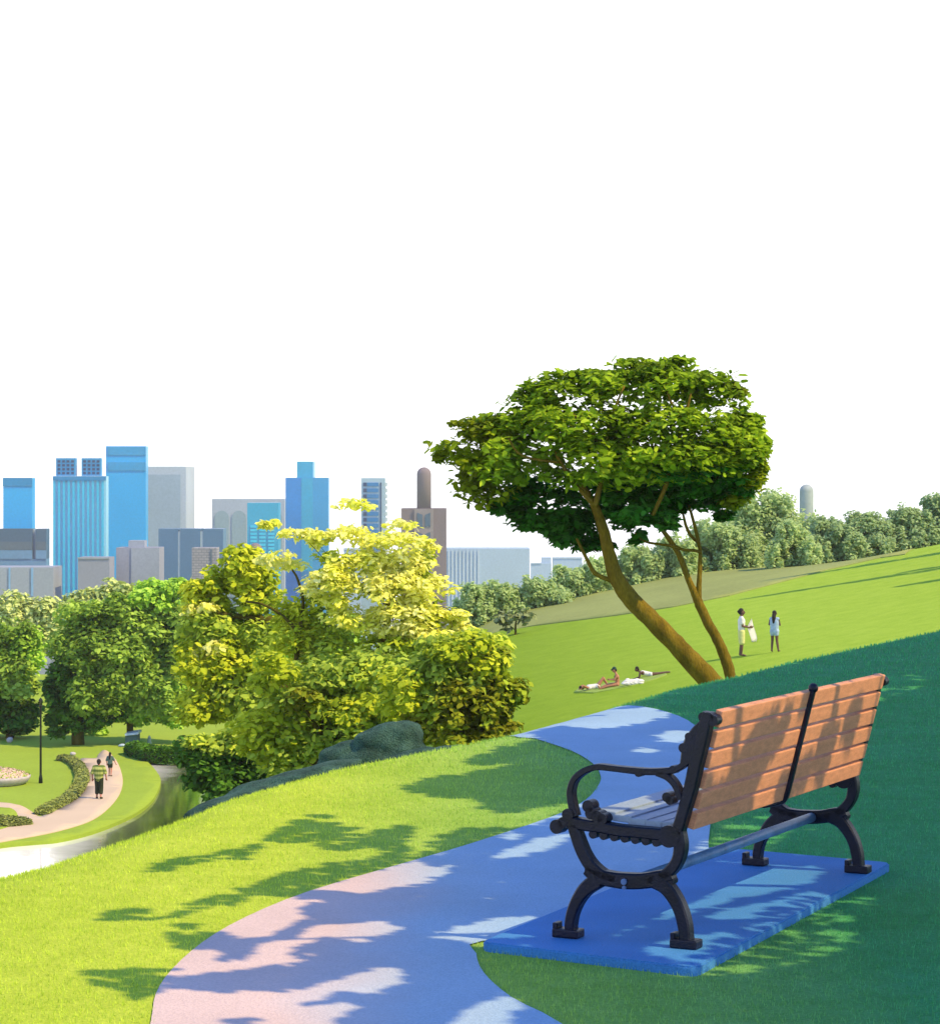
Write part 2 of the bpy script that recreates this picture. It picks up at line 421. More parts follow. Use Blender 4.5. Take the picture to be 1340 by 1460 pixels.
n2 = N(nt, 'ShaderNodeTexNoise', Scale=75.0, Detail=3.0); nt.links.new(g.outputs['Position'], n2.inputs['Vector'])
r2 = ramp(nt, [(.3, (.78, .84, .7)), (.7, (1.08, 1.06, 1.1))]); nt.links.new(n2.outputs['Fac'], r2.inputs['Fac'])
n3 = N(nt, 'ShaderNodeTexNoise', Scale=9.0, Detail=3.0); nt.links.new(g.outputs['Position'], n3.inputs['Vector'])
r3 = ramp(nt, [(.3, (.9, .92, .85)), (.7, (1.05, 1.04, 1.05))]); nt.links.new(n3.outputs['Fac'], r3.inputs['Fac'])
o_ = base
for r in (r1, r2, r3):
    m_ = N(nt, 'ShaderNodeMix', data_type='RGBA', blend_type='MULTIPLY'); m_.inputs[0].default_value = 1
    nt.links.new(o_, m_.inputs[6]); nt.links.new(r.outputs['Color'], m_.inputs[7]); o_ = m_.outputs[2]
nt.links.new(o_, b.inputs['Base Color']); b.inputs['Roughness'].default_value = 1; b.inputs['Specular IOR Level'].default_value = 0.05
bp = N(nt, 'ShaderNodeBump', Strength=.5, Distance=.02); nt.links.new(n2.outputs['Fac'], bp.inputs['Height']); nt.links.new(bp.outputs['Normal'], b.inputs['Normal'])
M_vlawn = mat('valley_grass', val, 1, .25, .06, .12, 6, 0, .05)
M_rough = mat('rough_grass', C(166, 180, 112, 1.5), 1, .2, .1, .15, 5, 0, .05)

# ================================================================== ground, paths, water
us = np.unique(np.concatenate([np.arange(-3600, -120, 60), np.arange(-120, 1500, 7), np.arange(1500, 5600, 60)])).astype(float)
Ys = 2.0*(2600/2.0)**(np.linspace(0, 1, 430))
U, YY = np.meshgrid(us, Ys); XX = (U-CX)/FPX*YY; ZZ = ground(XX, YY)
V = np.stack([XX, YY, ZZ], -1).reshape(-1, 3); nr, nc = U.shape; V_GROUND_MIN = ZZ.min()
ii = np.arange(nr-1)[:,None]*nc+np.arange(nc-1)[None,:]
Fc = np.stack([ii, ii+1, ii+nc+1, ii+nc], -1).reshape(-1, 4)
me = bpy.data.meshes.new('ground'); me.vertices.add(len(V)); me.vertices.foreach_set('co', V.reshape(-1).astype(np.float32))
me.loops.add(len(Fc)*4); me.loops.foreach_set('vertex_index', Fc.reshape(-1).astype(np.int32))
me.polygons.add(len(Fc)); me.polygons.foreach_set('loop_start', np.arange(len(Fc), dtype=np.int32)*4); me.polygons.foreach_set('loop_total', np.full(len(Fc), 4, np.int32))
me.update(calc_edges=True)
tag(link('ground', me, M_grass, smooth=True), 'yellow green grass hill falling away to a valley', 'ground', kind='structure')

PATH_L = [(170,1640),(195,1540),(215,1460),(222,1420),(245,1385),(290,1345),(350,1310),(440,1273),(585,1230),(670,1205),(790,1165),(835,1142),(855,1118),(855,1104),(845,1090),(815,1072),(762,1054)]
PATH_R = [(880,1004),(935,1012),(980,1028),(1010,1055),(1022,1085),(1020,1120),(1015,1150),(1010,1200),(1000,1260),(900,1330),(688,1344),(679,1362),(690,1390),(730,1425),(800,1462),(900,1540),(1000,1640)]
PATH_L = [tuple(p) for p in smoothline(PATH_L, 3)]; PATH_R = [tuple(p) for p in smoothline(PATH_R, 3)]
poly = [gp(x, y, GZ) for x, y in PATH_L]
tail = [gp(740, 1052, GZ), gp(880, 1006, GZ)]
# beyond the brow the path runs on downhill, out of sight
d1 = Vector((-0.55, 3.2, 0))
poly += [tail[0], tail[0]+d1, tail[1]+d1*0.8+Vector((-.5, 0, 0))]
poly += [gp(x, y, GZ) for x, y in PATH_R]
poly = list(poly); PATHPOLY = [p.copy() for p in poly]
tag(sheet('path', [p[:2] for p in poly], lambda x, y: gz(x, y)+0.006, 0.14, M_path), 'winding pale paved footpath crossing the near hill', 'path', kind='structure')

# valley: pond bed is the ground; the water sheet; the lawn as a low bank above it; the cream path on it
def vg(x, y, z=VZ): return gp(x, y, z)
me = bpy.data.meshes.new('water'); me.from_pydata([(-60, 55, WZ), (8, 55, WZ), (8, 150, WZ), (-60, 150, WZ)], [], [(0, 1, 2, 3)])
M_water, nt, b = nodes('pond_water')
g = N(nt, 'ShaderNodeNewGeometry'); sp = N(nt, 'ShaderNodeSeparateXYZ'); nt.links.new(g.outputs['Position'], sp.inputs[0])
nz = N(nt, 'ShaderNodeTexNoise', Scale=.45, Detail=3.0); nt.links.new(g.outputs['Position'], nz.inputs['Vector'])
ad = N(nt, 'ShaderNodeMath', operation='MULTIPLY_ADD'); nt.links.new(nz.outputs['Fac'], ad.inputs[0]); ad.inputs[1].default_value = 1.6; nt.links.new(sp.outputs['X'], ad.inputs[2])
rw = ramp(nt, [(0, (.85, .85, .85)), (.35, (.5, .52, .48)), (.6, (.13, .16, .08)), (1, (.03, .05, .015))])  # white end is the water's bright glow painted into the base colour
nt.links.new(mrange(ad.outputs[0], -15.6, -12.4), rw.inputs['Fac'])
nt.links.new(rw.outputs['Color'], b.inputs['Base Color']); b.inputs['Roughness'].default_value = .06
nb = N(nt, 'ShaderNodeTexNoise', Scale=3.0, Detail=2.0); nt.links.new(g.outputs['Position'], nb.inputs['Vector'])
bp = N(nt, 'ShaderNodeBump', Strength=.06, Distance=.05); nt.links.new(nb.outputs['Fac'], bp.inputs['Height']); nt.links.new(bp.outputs['Normal'], b.inputs['Normal'])
tag(link('water', me, M_water), 'still pond, with white sky glow painted at its near end', 'pond', kind='structure')
LAWN = [(-420,1262),(-200,1236),(-80,1219),(0,1205),(50,1200),(83,1197),(123,1188),(158,1176),(193,1160),(215,1143),(226,1126),(229,1111),(220,1096),(206,1082),(196,1072),(222,1079),(300,1078),(430,1074),(520,1071)]
LAWN = [tuple(p) for p in smoothline(LAWN, 4)]
lp = [vg(x, y)[:2] for x, y in LAWN]
lp += [(3.0, 150), (2.0, 186), (-60, 186), (-60, lp[0][1])]
bm = bmesh.new()
lawn = sheet('lawn', lp, lambda x, y: VZ, 1.1, M_vlawn)
bm.from_mesh(lawn.data)
ext = bmesh.ops.extrude_edge_only(bm, edges=[e for e in bm.edges if e.is_boundary])
for v in [q for q in ext['geom'] if isinstance(q, bmesh.types.BMVert)]: v.co.z = BZ-.3
for f in bm.faces:
    if abs(f.normal.z) < .5: f.smooth = False
fixn(bm); bm.to_mesh(lawn.data); bm.free()
tag(lawn, 'bright green lawn along the pond in the valley', 'lawn', kind='structure')
VP = [(-420,1258),(-200,1233),(-80,1216),(0,1202),(66,1190),(105,1180),(132,1170),(153,1155),(169,1136),(175,1118),(173,1102),(167,1087),(158,1076),(152,1071),(146,1071),(140,1077),(136,1082),(114,1083),(122,1098),(124,1114),(117,1131),(103,1144),(83,1155),(64,1163),(55,1165),(48,1160),(33,1151),(22,1148),(0,1145),(-80,1143),(-420,1146)]
VP = [tuple(p) for p in smoothline(VP, 4)]
ISL = [(-160,1150),(-60,1147),(0,1153),(17,1155),(25,1164),(20,1175),(0,1184),(-60,1194),(-160,1200)]
ISL = [tuple(p) for p in smoothline(ISL+ISL[:1], 4)][:-1]
def vsheet(name, P, dz, step, m): return sheet(name, [vg(x, y)[:2] for x, y in P], lambda x, y: VZ+dz, step, m, None, .12)
tag(vsheet('footpath', VP, .03, .8, M_vpath), 'cream gravel path curving through the valley lawn', 'path', kind='structure')
tag(vsheet('lawn_island', ISL, .06, .8, M_vlawn), 'small green island of lawn beside the cream path', 'lawn', kind='structure')
# rough olive grass behind the meadow
RG = [(560,960),(690,908),(760,893),(880,878),(960,866),(1040,850),(1180,813),(1255,796),(1290,791),(1345,777),(1500,745)]
rp = [ray_meadow(x, y) for x, y in RG]
rp = [p[:2] for p in rp]+[(48, 170), (-2, 170)]
tag(sheet('rough_grass', rp, lambda x, y: gz(x, y)+.05, 1.5, M_rough, None, .2), 'faded olive rough grass beyond the meadow', 'grass', kind='structure')

# ================================================================== slab and bench
K1, K2, K3 = gp(992, 1380), gp(1271, 1230), gp(684, 1343)
K4 = K2+K3-K1
bm = bmesh.new()
pl = []
for P, Q, R_ in ((K3, K1, K2), (K1, K2, K4), (K2, K4, K3), (K4, K3, K1)):
    a = (P-Q).normalized(); c = (R_-Q).normalized(); r = .05
    for k in range(4):
        t = k/3; pl.append(Q+a*r*(1-t)**2+c*r*t**2)
SLABPOLY = [p.copy() for p in pl]
top = [bm.verts.new((p.x, p.y, 0)) for p in pl]; low = [bm.verts.new((p.x, p.y, -.2)) for p in pl]
bm.faces.new(top); bm.faces.new(low[::-1])
for i in range(len(pl)): bm.faces.new((top[i-1], low[i-1], low[i], top[i]))
fixn(bm)
bmesh.ops.bevel(bm, geom=[e for e in bm.edges if e.verts[0].co.z > -.01 and e.verts[1].co.z > -.01], offset=.006, segments=2, affect='EDGES')
tag(bobj('concrete_slab', bm, M_slab), 'blue concrete slab set in the grass beneath the park bench', 'slab')

B0 = gp(978, 1352)                                  # rear foot of the near end frame
LV = Vector((.455, .890, 0)).normalized(); FV = Vector((-LV.y, LV.x, 0)); UP = Vector((0, 0, 1)); BL = 1.95
def fr(x, y):
    """picture outline of the near end frame -> (depth, height) in that frame's own upright plane"""
    k = (x-CX)/FPX
    d = (k*B0.y-B0.x)/(FV.x-k*FV.y)
    return d, EYE-(y-HY)/FPX*(B0.y+d*FV.y)
PXM = B0.y/FPX
bench = empty('park_bench', B0+LV*(BL/2)+FV*.22, 'park bench with orange back boards and black cast iron ends', 'bench')
def strokes(bm, o, T, *lines):
    for L in lines: bar(bm, [(*fr(x, y), w*PXM) for x, y, w in L], o, FV, UP, LV, T)
def end_frame(o):
    f = bmesh.new(); T = .05
    strokes(f, o, T,
      [(838,1240,14),(853,1249,22),(876,1254,22),(894,1256,23),(918,1256,22),(942,1252,22),(960,1247,14)],             # middle bar
      [(812,1171,17),(836,1176,17),(858,1179,16),(885,1184,17),(910,1186,16),(940,1189,17),(966,1191,17)],              # seat rail
      [(818,1176,15),(823,1190,17),(829,1207,18),(836,1222,18),(846,1236,18),(862,1247,14),(880,1253,10)],              # front of the bowl
      [(968,1186,18),(971,1203,18),(970,1217,17),(966,1229,16),(957,1241,16),(944,1250,14),(925,1256,10)],              # back of the bowl
      [(964,1196,18),(971,1174,17),(978,1150,17),(986,1122,18),(993,1090,19),(1000,1060,20),(1006,1036,18),(1011,1016,14)])   # back post
    strokes(f, o, T*.9, [(977,1090,12),(983,1076,22),(988,1060,24),(995,1044,18),(1003,1030,8)])                      # cast bulge of the post
    for x, y, r in ((977,1066,7),(985,1050,6),(1012,1024,9),(1019,1027,8),(1005,1022,7)):
        d, h = fr(x, y); disc(f, o+FV*d+UP*h, LV, r*PXM, T*.94, 18)
    for x, y, r in ((797,1178,10.5),(806,1172,8),(813,1161,9),(842,1149,9),(846,1159,9),(855,1164,9),(862,1167,8),(957,1192,16),(954,1136,7),(958,1141,6)):
        d, h = fr(x, y); disc(f, o+FV*d+UP*h, LV, r*PXM, T*1.06, 20)                                                   # scrolls and bosses
    for k in range(7):                                                                                                 # scalloped underside of the rail
        x = 848+k*15; d, h = fr(x, 1189+k*1.9); disc(f, o+FV*d+UP*h, LV, 6.5*PXM, T*.8, 14)
    for x, y in ((842,1239),(958,1256)):
        d, h = fr(x, y); disc(f, o+FV*d+UP*h, LV, 6*PXM, T*.9, 8)
    fixn(f); fo = bobj('end_frame', f, M_iron, bench)
    a = bmesh.new()
    strokes(a, o, .044,
      [(821,1164,11),(816.5,1145,10.5),(815,1128,10),(820,1112,9.5),(830,1102,9.5),(842,1096,9),(856,1093.5,9),(876,1095.5,8.5),(898,1098,9),(920,1100,9.5),(941,1100,9.5),(960,1098,9),(972,1093,8.5),(982,1084,9)],
      [(938,1102,8),(952,1107,9.5),(961,1115,9),(967,1125,8.5),(972,1140,9)])
    for x, y, r in ((913,1101,6.5),(962,1097,6)):
        d, h = fr(x, y); disc(a, o+FV*d+UP*h, LV, r*PXM, .042, 14)
    fixn(a); bobj('armrest', a, M_iron, fo)
    for L, foot in (([(855,1254,24),(838,1266,21),(827,1280,18),(819,1297,16),(815,1314,15),(814.5,1330,14),(814,1341,17)], (810,1339,22)),
                    ([(934,1254,24),(950,1264,21),(963,1281,19),(972,1300,18),(977,1320,18),(979,1338,17),(979,1352,21)], (978,1351,22))):
        l = bmesh.new(); strokes(l, o, .052, L)
        for fx, fy, fw in (foot,):
            d, h = fr(fx, fy)
            box(l, o+FV*d+UP*.017, (FV, LV, UP), (.052, .034, .016), .006)
            box(l, o+FV*(d+.044)+UP*.04, (FV, LV, UP), (.009, .026, .014), .004)
        fixn(l); bobj('leg', l, M_iron, fo)
    bl = bmesh.new(); d, h = fr(894, 1256); disc(bl, o+FV*d+UP*h-LV*.028, LV, 4.5*PXM, .012, 12); disc(bl, o+FV*d+UP*(h-.022)-LV*.027, LV, 3*PXM, .01, 10); bobj('bolt', bl, M_bolt, fo)
end_frame(B0); end_frame(B0+LV*BL)
PB, PT = fr(984, 1188), fr(1027.5, 1013)            # the back's rear face, bottom and top
bd = Vector(PT)-Vector(PB); blen = bd.length; bd.normalize()
BU = FV*bd.x+UP*bd.y; BN = BU.cross(LV).normalized()
if BN.dot(-FV) < 0: BN = -BN
BO = B0+FV*PB[0]+UP*PB[1]                            # lower near corner of the back's rear face
bh = blen/6
for k in range(6):
    bm = bmesh.new()
    box(bm, BO+BU*(bh*(k+.5))+LV*(BL/2)-BN*.014, (LV, BU, BN), (BL/2-.027, bh/2-.0072, .014), .004)
    bobj('back_board', bm, M_board, bench)
bm = bmesh.new()
sw = []
for t, n, wd in ((-.10,-.075,.022),(-.055,-.035,.025),(-.005,-.003,.028),(.08,.007,.028),(.3,.007,.027),(.5,.007,.027),(.75,.007,.027),(1.0,.007,.028),(1.03,.004,.018)):
    sw.append((t*blen, n, wd))
Lp = smoothline([(a, n, .016) for a, n, wd in sw], 4)
rings = []
for i, p in enumerate(Lp):
    wd = .015
    cpt = BO+LV*(BL*.5)+BU*p[0]+BN*p[1]
    rings.append([bm.verts.new(cpt+LV*x+BN*y) for x, y in ((-wd, -.007), (wd, -.007), (wd, .005), (wd*.5, .009), (-wd*.5, .009), (-wd, .005))])
for a, c in zip(rings, rings[1:]):
    for k in range(6): bm.faces.new((a[k], a[(k+1) % 6], c[(k+1) % 6], c[k]))
bm.faces.new(rings[0]); bm.faces.new(rings[-1][::-1]); ball(bm, BO+LV*(BL*.5)+BU*blen*1.02+BN*.004, .02); fixn(bm)
bobj('back_strap', bm, M_iron, bench)
# seat slats follow the dished seat between the end frames
s0, s1 = fr(848, 1163), fr(962, 1183)
for k in range(5):
    t = (k+.5)/5; d = s0[0]+(s1[0]-s0[0])*t; h = s0[1]+(s1[1]-s0[1])*t-.012*math.sin(math.pi*t)+.010
    bm = bmesh.new(); a = (FV*1.0+UP*(.12-.2*t)).normalized()
    box(bm, B0+FV*d+UP*h+LV*(BL/2), (LV, a, LV.cross(a)), (BL/2-.027, .0385, .013), .004)
    bobj('seat_slat', bm, M_seat, bench)
bm = bmesh.new(); d, h = fr(905, 1256)
p = B0+FV*d+UP*h
tube(bm, [(*(p+LV*.02), .021), (*(p+LV*(BL-.02)), .021)], 14, 1); fixn(bm)
bobj('stretcher_rail', bm, M_rail, bench, True)

# ================================================================== the shade trees outside the picture, leaves set along sun rays to cast the drawn dapples
SHADE = [[(762,1050),(740,1046),(800,1030),(860,1012),(960,982),(1040,965),(1130,942),(1200,927),(1260,915),(1345,893),(1500,880),(1900,890),(1950,1300),(1600,1700),(1000,1640),(560,1640),(450,1560),(300,1560),(330,1462),
   # along the left edge of the shaded path
   (238,1455),(222,1425),(245,1385),(270,1362),(290,1345),(350,1310),(440,1273),(560,1238),(670,1205),(790,1165),(835,1142),(790,1148),(740,1160),(690,1160),(672,1138),(640,1142),(563,1128),(595,1111),(630,1106),(690,1097),(735,1090),(720,1089),(690,1094),(656,1092),(664,1080),(700,1069),(745,1058)],
  [(212,1247),(220,1232),(250,1225),(345,1210),(375,1200),(385,1190),(407,1180),(425,1165),(470,1161),(472,1166),(465,1176),(480,1180),(502,1180),(505,1192),(550,1185),(562,1177),(588,1177),(590,1187),(582,1197),(585,1215),(600,1225),(560,1240),(500,1250),(452,1268),(425,1281),(395,1280),(370,1275),(347,1282),(345,1292),(330,1296),(315,1290),(280,1300),(240,1312),(215,1315),(165,1312),(135,1321),(135,1312),(145,1300),(175,1294),(210,1297),(217,1306),(260,1300),(280,1280),(320,1274),(370,1257),(430,1239),(465,1232),(535,1222),(542,1215),(530,1209),(490,1215),(450,1210),(449,1201),(415,1202),(380,1202),(360,1215),(350,1227),(332,1225),(275,1232),(235,1242)],
  [(237,1350),(245,1342),(237,1330),(250,1321),(280,1314),(281,1318),(270,1327),(285,1331),(310,1325),(319,1330),(300,1345),(270,1362),(260,1352)],
  [(121,1395),(125,1384),(150,1385),(175,1382),(240,1379),(262,1379),(240,1400),(222,1420),(192,1428),(170,1412),(145,1412),(127,1405)],
  [(592,1226),(622,1193),(690,1177),(752,1182),(715,1192),(670,1206)]]
LIT = [[(460,1271),(500,1255),(585,1230),(607,1240),(645,1236),(625,1247),(590,1262),(560,1267),(520,1274)],
  [(318,1331),(360,1308),(415,1287),(447,1286),(445,1290),(417,1292),(422,1310),(400,1325),(370,1338),(345,1340)],
  [(272,1360),(305,1356),(302,1367),(305,1376),(345,1375),(375,1362),(377,1347),(415,1345),(457,1321),(492,1323),(535,1316),(557,1322),(555,1335),(510,1345),(465,1337),(425,1347),(400,1360),(424,1370),(420,1376),(390,1375),(350,1382),(257,1393),(250,1388),(262,1378)],
  [(220,1417),(250,1415),(290,1416),(305,1426),(345,1417),(375,1422),(435,1415),(500,1395),(550,1381),(564,1385),(562,1402),(525,1420),(480,1414),(445,1427),(412,1435),(410,1442),(430,1445),(455,1437),(492,1432),(495,1437),(475,1455),(440,1490),(387,1490),(385,1452),(350,1450),(300,1455),(278,1447),(287,1430),(270,1425),(267,1432),(275,1440),(265,1450),(235,1462),(215,1462)],
  [(626,1336),(650,1325),(690,1315),(750,1309),(769,1318),(752,1336),(730,1346),(690,1351),(640,1341)],
  [(632,1465),(680,1440),(712,1424),(733,1435),(722,1450),(700,1470)],
  [(808,1037),(830,1028),(880,1014),(941,1011),(946,1022),(920,1030),(865,1041)],
  [(937,1052),(965,1041),(988,1045),(982,1058),(955,1060)], [(904,1076),(930,1064),(929,1072),(912,1079)],
  [(695,1229),(740,1209),(775,1196),(818,1190),(785,1210),(740,1222)], [(716,1195),(735,1186),(740,1194),(725,1201)],
  [(874,1336),(960,1298),(1100,1247),(1160,1249),(1132,1275),(1050,1290),(960,1316)],
  [(1000,1318),(1060,1304),(1140,1286),(1240,1281),(1228,1292),(1205,1312),(1172,1326),(1212,1330),(1190,1352),(1130,1376),(1050,1387),(980,1396),(905,1364),(960,1349),(1020,1344),(1085,1328),(1010,1323)],
  [(833,1291),(870,1275),(925,1271),(900,1281),(840,1298)],
  [(1225,990),(1250,983),(1292,964),(1314,960),(1295,980),(1240,1002)], [(1150,1010),(1200,1000),(1210,1004),(1160,1016)],
  [(960,1240),(1010,1205),(1060,1170),(1100,1160),(1120,1185),(1080,1215),(1040,1222)]]
BLOB = [[(1106,1026),(1093,1030),(1073,1051),(1052,1088),(1040,1120),(1026,1137),(1015,1137),(1004,1112),(1009,1070),(1003,1070),(975,1190),(1068,1157),(1070,1120),(1085,1100),(1100,1072),(1113,1050),(1130,1013),(1121,1013),(1100,1055),(1093,1068),(1104,1040)],
  [(1211,1052),(1203,1046),(1206,1022),(1216,1004),(1225,1004),(1225,1022),(1218,1044)],
  [(1166,1102),(1161,1090),(1170,1054),(1184,1035),(1191,1040),(1188,1066),(1178,1092)],
  [(1139,1119),(1134,1112),(1142,1092),(1150,1085),(1156,1088),(1152,1106),(1146,1117)],
  [(1132,1105),(1138,1110),(1131,1134),(1104,1142),(1110,1122)], [(1153,985),(1163,981),(1148,1008),(1143,1008)]]
def onback(x, y):
    dr = Vector(((x-CX)/FPX, 1, -(y-HY)/FPX)); o = Vector((0, 0, EYE))
    return o+dr*((BO-o).dot(BN)/dr.dot(BN))
def drop(p, z=GZ): return p-S*((p.z-z)/S.z)
gpoly = lambda P: [gp(x, y, GZ)[:2] for x, y in P]
zone = [drop(q)[:2] for q in (BO-BU*.03-LV*.02, BO-BU*.03+LV*(BL+.03), BO+BU*(blen+.03)+LV*(BL+.03), BO+BU*(blen+.03)-LV*.02)]
blobs_g = [[drop(onback(x, y))[:2] for x, y in P] for P in BLOB]
shade_g = [gpoly(P) for P in SHADE]; lit_g = [gpoly(P) for P in LIT]
HALF = [[(960,1390),(1060,1325),(1140,1283),(1240,1279),(1232,1296),(1205,1312),(1172,1326),(1212,1330),(1190,1352),(1130,1376),(1050,1388),(980,1400)],
  [(1225,990),(1250,983),(1292,964),(1314,960),(1295,980),(1240,1002)], [(1150,1010),(1200,1000),(1210,1004),(1160,1016)],
  [(960,1240),(1010,1205),(1060,1170),(1100,1160),(1120,1185),(1080,1215),(1040,1222)]]
def is_shade(q, eps=0):
    s = np.zeros(len(q), bool)
    for P in shade_g: s |= inside(q, P)
    for P in lit_g: s &= ~inside(q, P)
    z = inside(q, zone); bl = np.zeros(len(q), bool)
    for P in blobs_g: bl |= inside(q, P)
    return np.where(z, bl, s)
def scatter(y0, y1, x0, x1, px, py, margin):
    gx, gy = np.meshgrid(np.arange(x0, x1, px), np.arange(y0, y1, py))
    q = np.c_[gx.ravel(), gy.ravel()]; q = q+rng.uniform(-.45, .45, q.shape)*np.array([px, py])
    k = is_shade(q)
    half = np.zeros(len(q), bool)
    for P in HALF: half |= inside(q, gpoly(P))
    isl = np.zeros(len(q), bool)
    for P in shade_g[1:]: isl |= inside(q, P)
    isl &= ~inside(q, shade_g[0])
    for dx, dy in ((margin, 0), (-margin, 0), (0, margin), (0, -margin)): k &= is_shade(q+np.array([dx, dy])*np.where(isl, .15, 1.0)[:,None])
    k &= ~(isl & (rng.random(len(q)) < .48)); k |= half & (rng.random(len(q)) < .3) & ~inside(q, zone)
    return q[k]
M_shleaf = leafmat('unseen_shade_leaf', [(.02, .05, .012), (.04, .09, .02)], trans=0)
def unseen_shade_tree(label, base, q, sizes, lo):
    x, y = base; z = gz(x, y)
    root = empty('unseen_shade_tree', (x, y, z), label, 'tree', 'unseen shade trees beside the bench')
    h = lo+.55*(np.sin(q[:,0]*1.7+1)*np.sin(q[:,1]*1.1))+rng.uniform(0, .35, len(q))
    P = np.c_[q, np.full(len(q), GZ)]+np.array(S)[None,:]*((h-GZ)/S.z)[:,None]
    D = np.array(S)[None,:]+rng.normal(size=P.shape)*.35
    leafmesh('crown', P, D, sizes, sizes*.72, np.zeros(len(P)), M_shleaf, root)
    bm = bmesh.new(); tube(bm, [(x, y, z-.2, .24), (x+.05, y, z+1.2, .2), (x-.05, y+.1, z+2.6, .17), (x-.1, y+.1, lo-.8, .14)], 10, 4, .04); fixn(bm)
    tr = bobj('trunk', bm, M_bark, root, True)
    pick = P[rng.choice(len(P), 9, replace=False)]
    for p in pick:
        l = bmesh.new(); a = Vector((x-.1, y+.1, lo-1.0-random.uniform(0, .6))); e = Vector(p)
        tube(l, [(*a, .07), (*(a.lerp(e, .5)+Vector((0, 0, .25))), .045), (*e, .012)], 7, 4); fixn(l); bobj('limb', l, M_bark, root, True)
qa = np.concatenate([scatter(6.5, 12.4, -1.8, 5.0, .034, .05, .036), scatter(6.5, 12.4, -1.8, 5.0, .045, .06, .06)]+[(lambda q: q[np.any([inside(q, P) for P in blobs_g], 0)])(np.stack(np.meshgrid(np.arange(-.5, 2, .017), np.arange(8, 12.5, .026)), -1).reshape(-1, 2))])
qb = np.concatenate([scatter(12.4, 18.5, -1.2, 6.5, .06, .09, .055), scatter(18.5, 33, .4, 11, .12, .17, .11), scatter(12.4, 18.5, -1.2, 6.5, .075, .1, .09), scatter(18.5, 33, .4, 11, .14, .18, .2)])
sa = np.full(len(qa), .043)*rng.uniform(.85, 1.15, len(qa))
sb = np.where(qb[:,1] < 18.5, .078, .16)*rng.uniform(.85, 1.15, len(qb))
unseen_shade_tree('unseen shade tree right of the bench, crown shaped to cast dapples', (7.2, 8.6), qa, sa, 4.3)
unseen_shade_tree('unseen shade tree along the hill brow, crown shaped to cast dapples', (11.2, 21.0), qb, sb, 4.6)

# ================================================================== trees and bushes
def plant(name, base, label, cat, trunks, blobs, mats, bark, size, group=None, flat=.6, aspect=.6, dens=1.0, up=.6, limbs=6, seg=8):
    root = empty(name, base, label, cat, group)
    for T in trunks:
        bm = bmesh.new(); tube(bm, [tuple(p) for p in T], seg, 5, .05); fixn(bm); bobj('trunk', bm, bark, root, True)
    if trunks and limbs:
        bm = bmesh.new(); T0 = trunks[0]
        for c, r, n, mi in random.sample(blobs, min(limbs, len(blobs))):
            a = Vector(T0[-1][:3]).lerp(Vector(T0[len(T0)//2][:3]), random.uniform(0, .6))
            rr = T0[-1][3]*random.uniform(.45, .8)
            m_ = a.lerp(c, .55)+Vector((0, 0, -.12*(c-a).length*random.random()))
            tube(bm, [(*a, rr), (*m_, rr*.6), (*c, rr*.2)], 6, 4)
        fixn(bm); bobj('branch', bm, bark, root, True)
    crown('crown', blobs, mats, root, size, flat, aspect, dens, up)
    return root
def ptrunk(pts, Y, dy=0.0):
    """trunk drawn as picture x, y, width at Y metres"""
    return [(*at(x, y, Y+dy), wd*.92*Y/FPX/2) for x, y, wd in pts]

# --- the big twin trunk tree behind the bench
YT = 40.0
M_leafA = leafmat('green_leaf', [C(62, 82, 12, 1.5), C(90, 114, 18, 1.5), C(108, 134, 22, 1.5), C(138, 156, 40, 1.5)], .4, 1.6, .4, 3.0)
M_leafB = leafmat('underside_shade_leaf', [C(18, 44, 8, 1.3), C(26, 66, 12, 1.3), C(40, 80, 24, 1.3)], .35, 1.6, .5, 4.2)  # darker underside leaves: the crown's own shade put into colour
M_leafO = leafmat('olive_leaf', [C(62, 74, 8, 1.5), C(86, 98, 10, 1.5), C(104, 122, 14, 1.5)], .4, 1.6, .5, 3.6)
tb = []
for x, y, rx, ry, n, mi, dy in [
   (930,548,88,30,420,0,-.3),(830,553,70,26,300,0,-.2),(1000,560,52,30,230,0,0),(955,530,60,14,120,0,0),(860,530,60,14,120,0,.2),(905,521,54,9,110,0,-.1),(955,517,34,7,60,0,0),(815,536,46,10,90,0,0),(735,596,50,24,200,0,-.1),(705,606,44,16,130,2,.1),(765,560,34,14,90,0,.1),(1062,612,26,26,200,0,-.3),(1025,540,30,10,60,0,0),
   (770,590,52,26,210,0,-.2),(830,612,100,45,700,0,-.5),(950,612,110,48,800,0,-.6),(1035,600,34,40,260,0,-.3),(1048,557,16,11,120,2,0),
   (700,620,52,26,200,2,0),(680,645,58,26,260,2,0),(668,680,44,28,200,2,.1),(725,655,64,40,420,0,-.3),(700,705,42,18,110,2,.2),
   (845,660,92,38,620,0,-.6),(955,662,92,32,600,0,-.8),(1040,648,46,38,520,0,-.7),(1072,658,25,30,300,2,-.2),(1080,635,16,18,160,0,-.2),
   (1020,690,62,24,760,1,.1),(930,698,84,28,760,1,.2),(985,675,90,20,520,1,-.3),(1050,640,44,34,420,0,-.6),(840,700,74,28,420,1,.4),(765,700,52,24,260,1,.4),(720,722,40,16,110,1,.5),
   (770,740,36,18,130,1,.5),(815,745,46,22,260,1,.5),(870,735,44,24,260,1,.6),(935,725,52,18,230,1,.6),(1000,722,48,14,150,1,.6),
   (800,766,38,16,220,1,.5),(848,776,30,12,150,1,.5),(760,735,44,18,200,1,.4),(905,735,40,16,160,1,-.5),(945,745,26,10,90,1,-.6),(1030,735,22,8,60,1,.5),(915,768,22,10,30,1,.6),(1050,700,34,24,260,2,.2),(633,648,14,10,24,2,0),(655,602,16,6,14,2,0)]:
    tb.append(pblob(x, y, rx, ry, YT, n, mi, dy, max(rx, ry)*YT/FPX*.8))
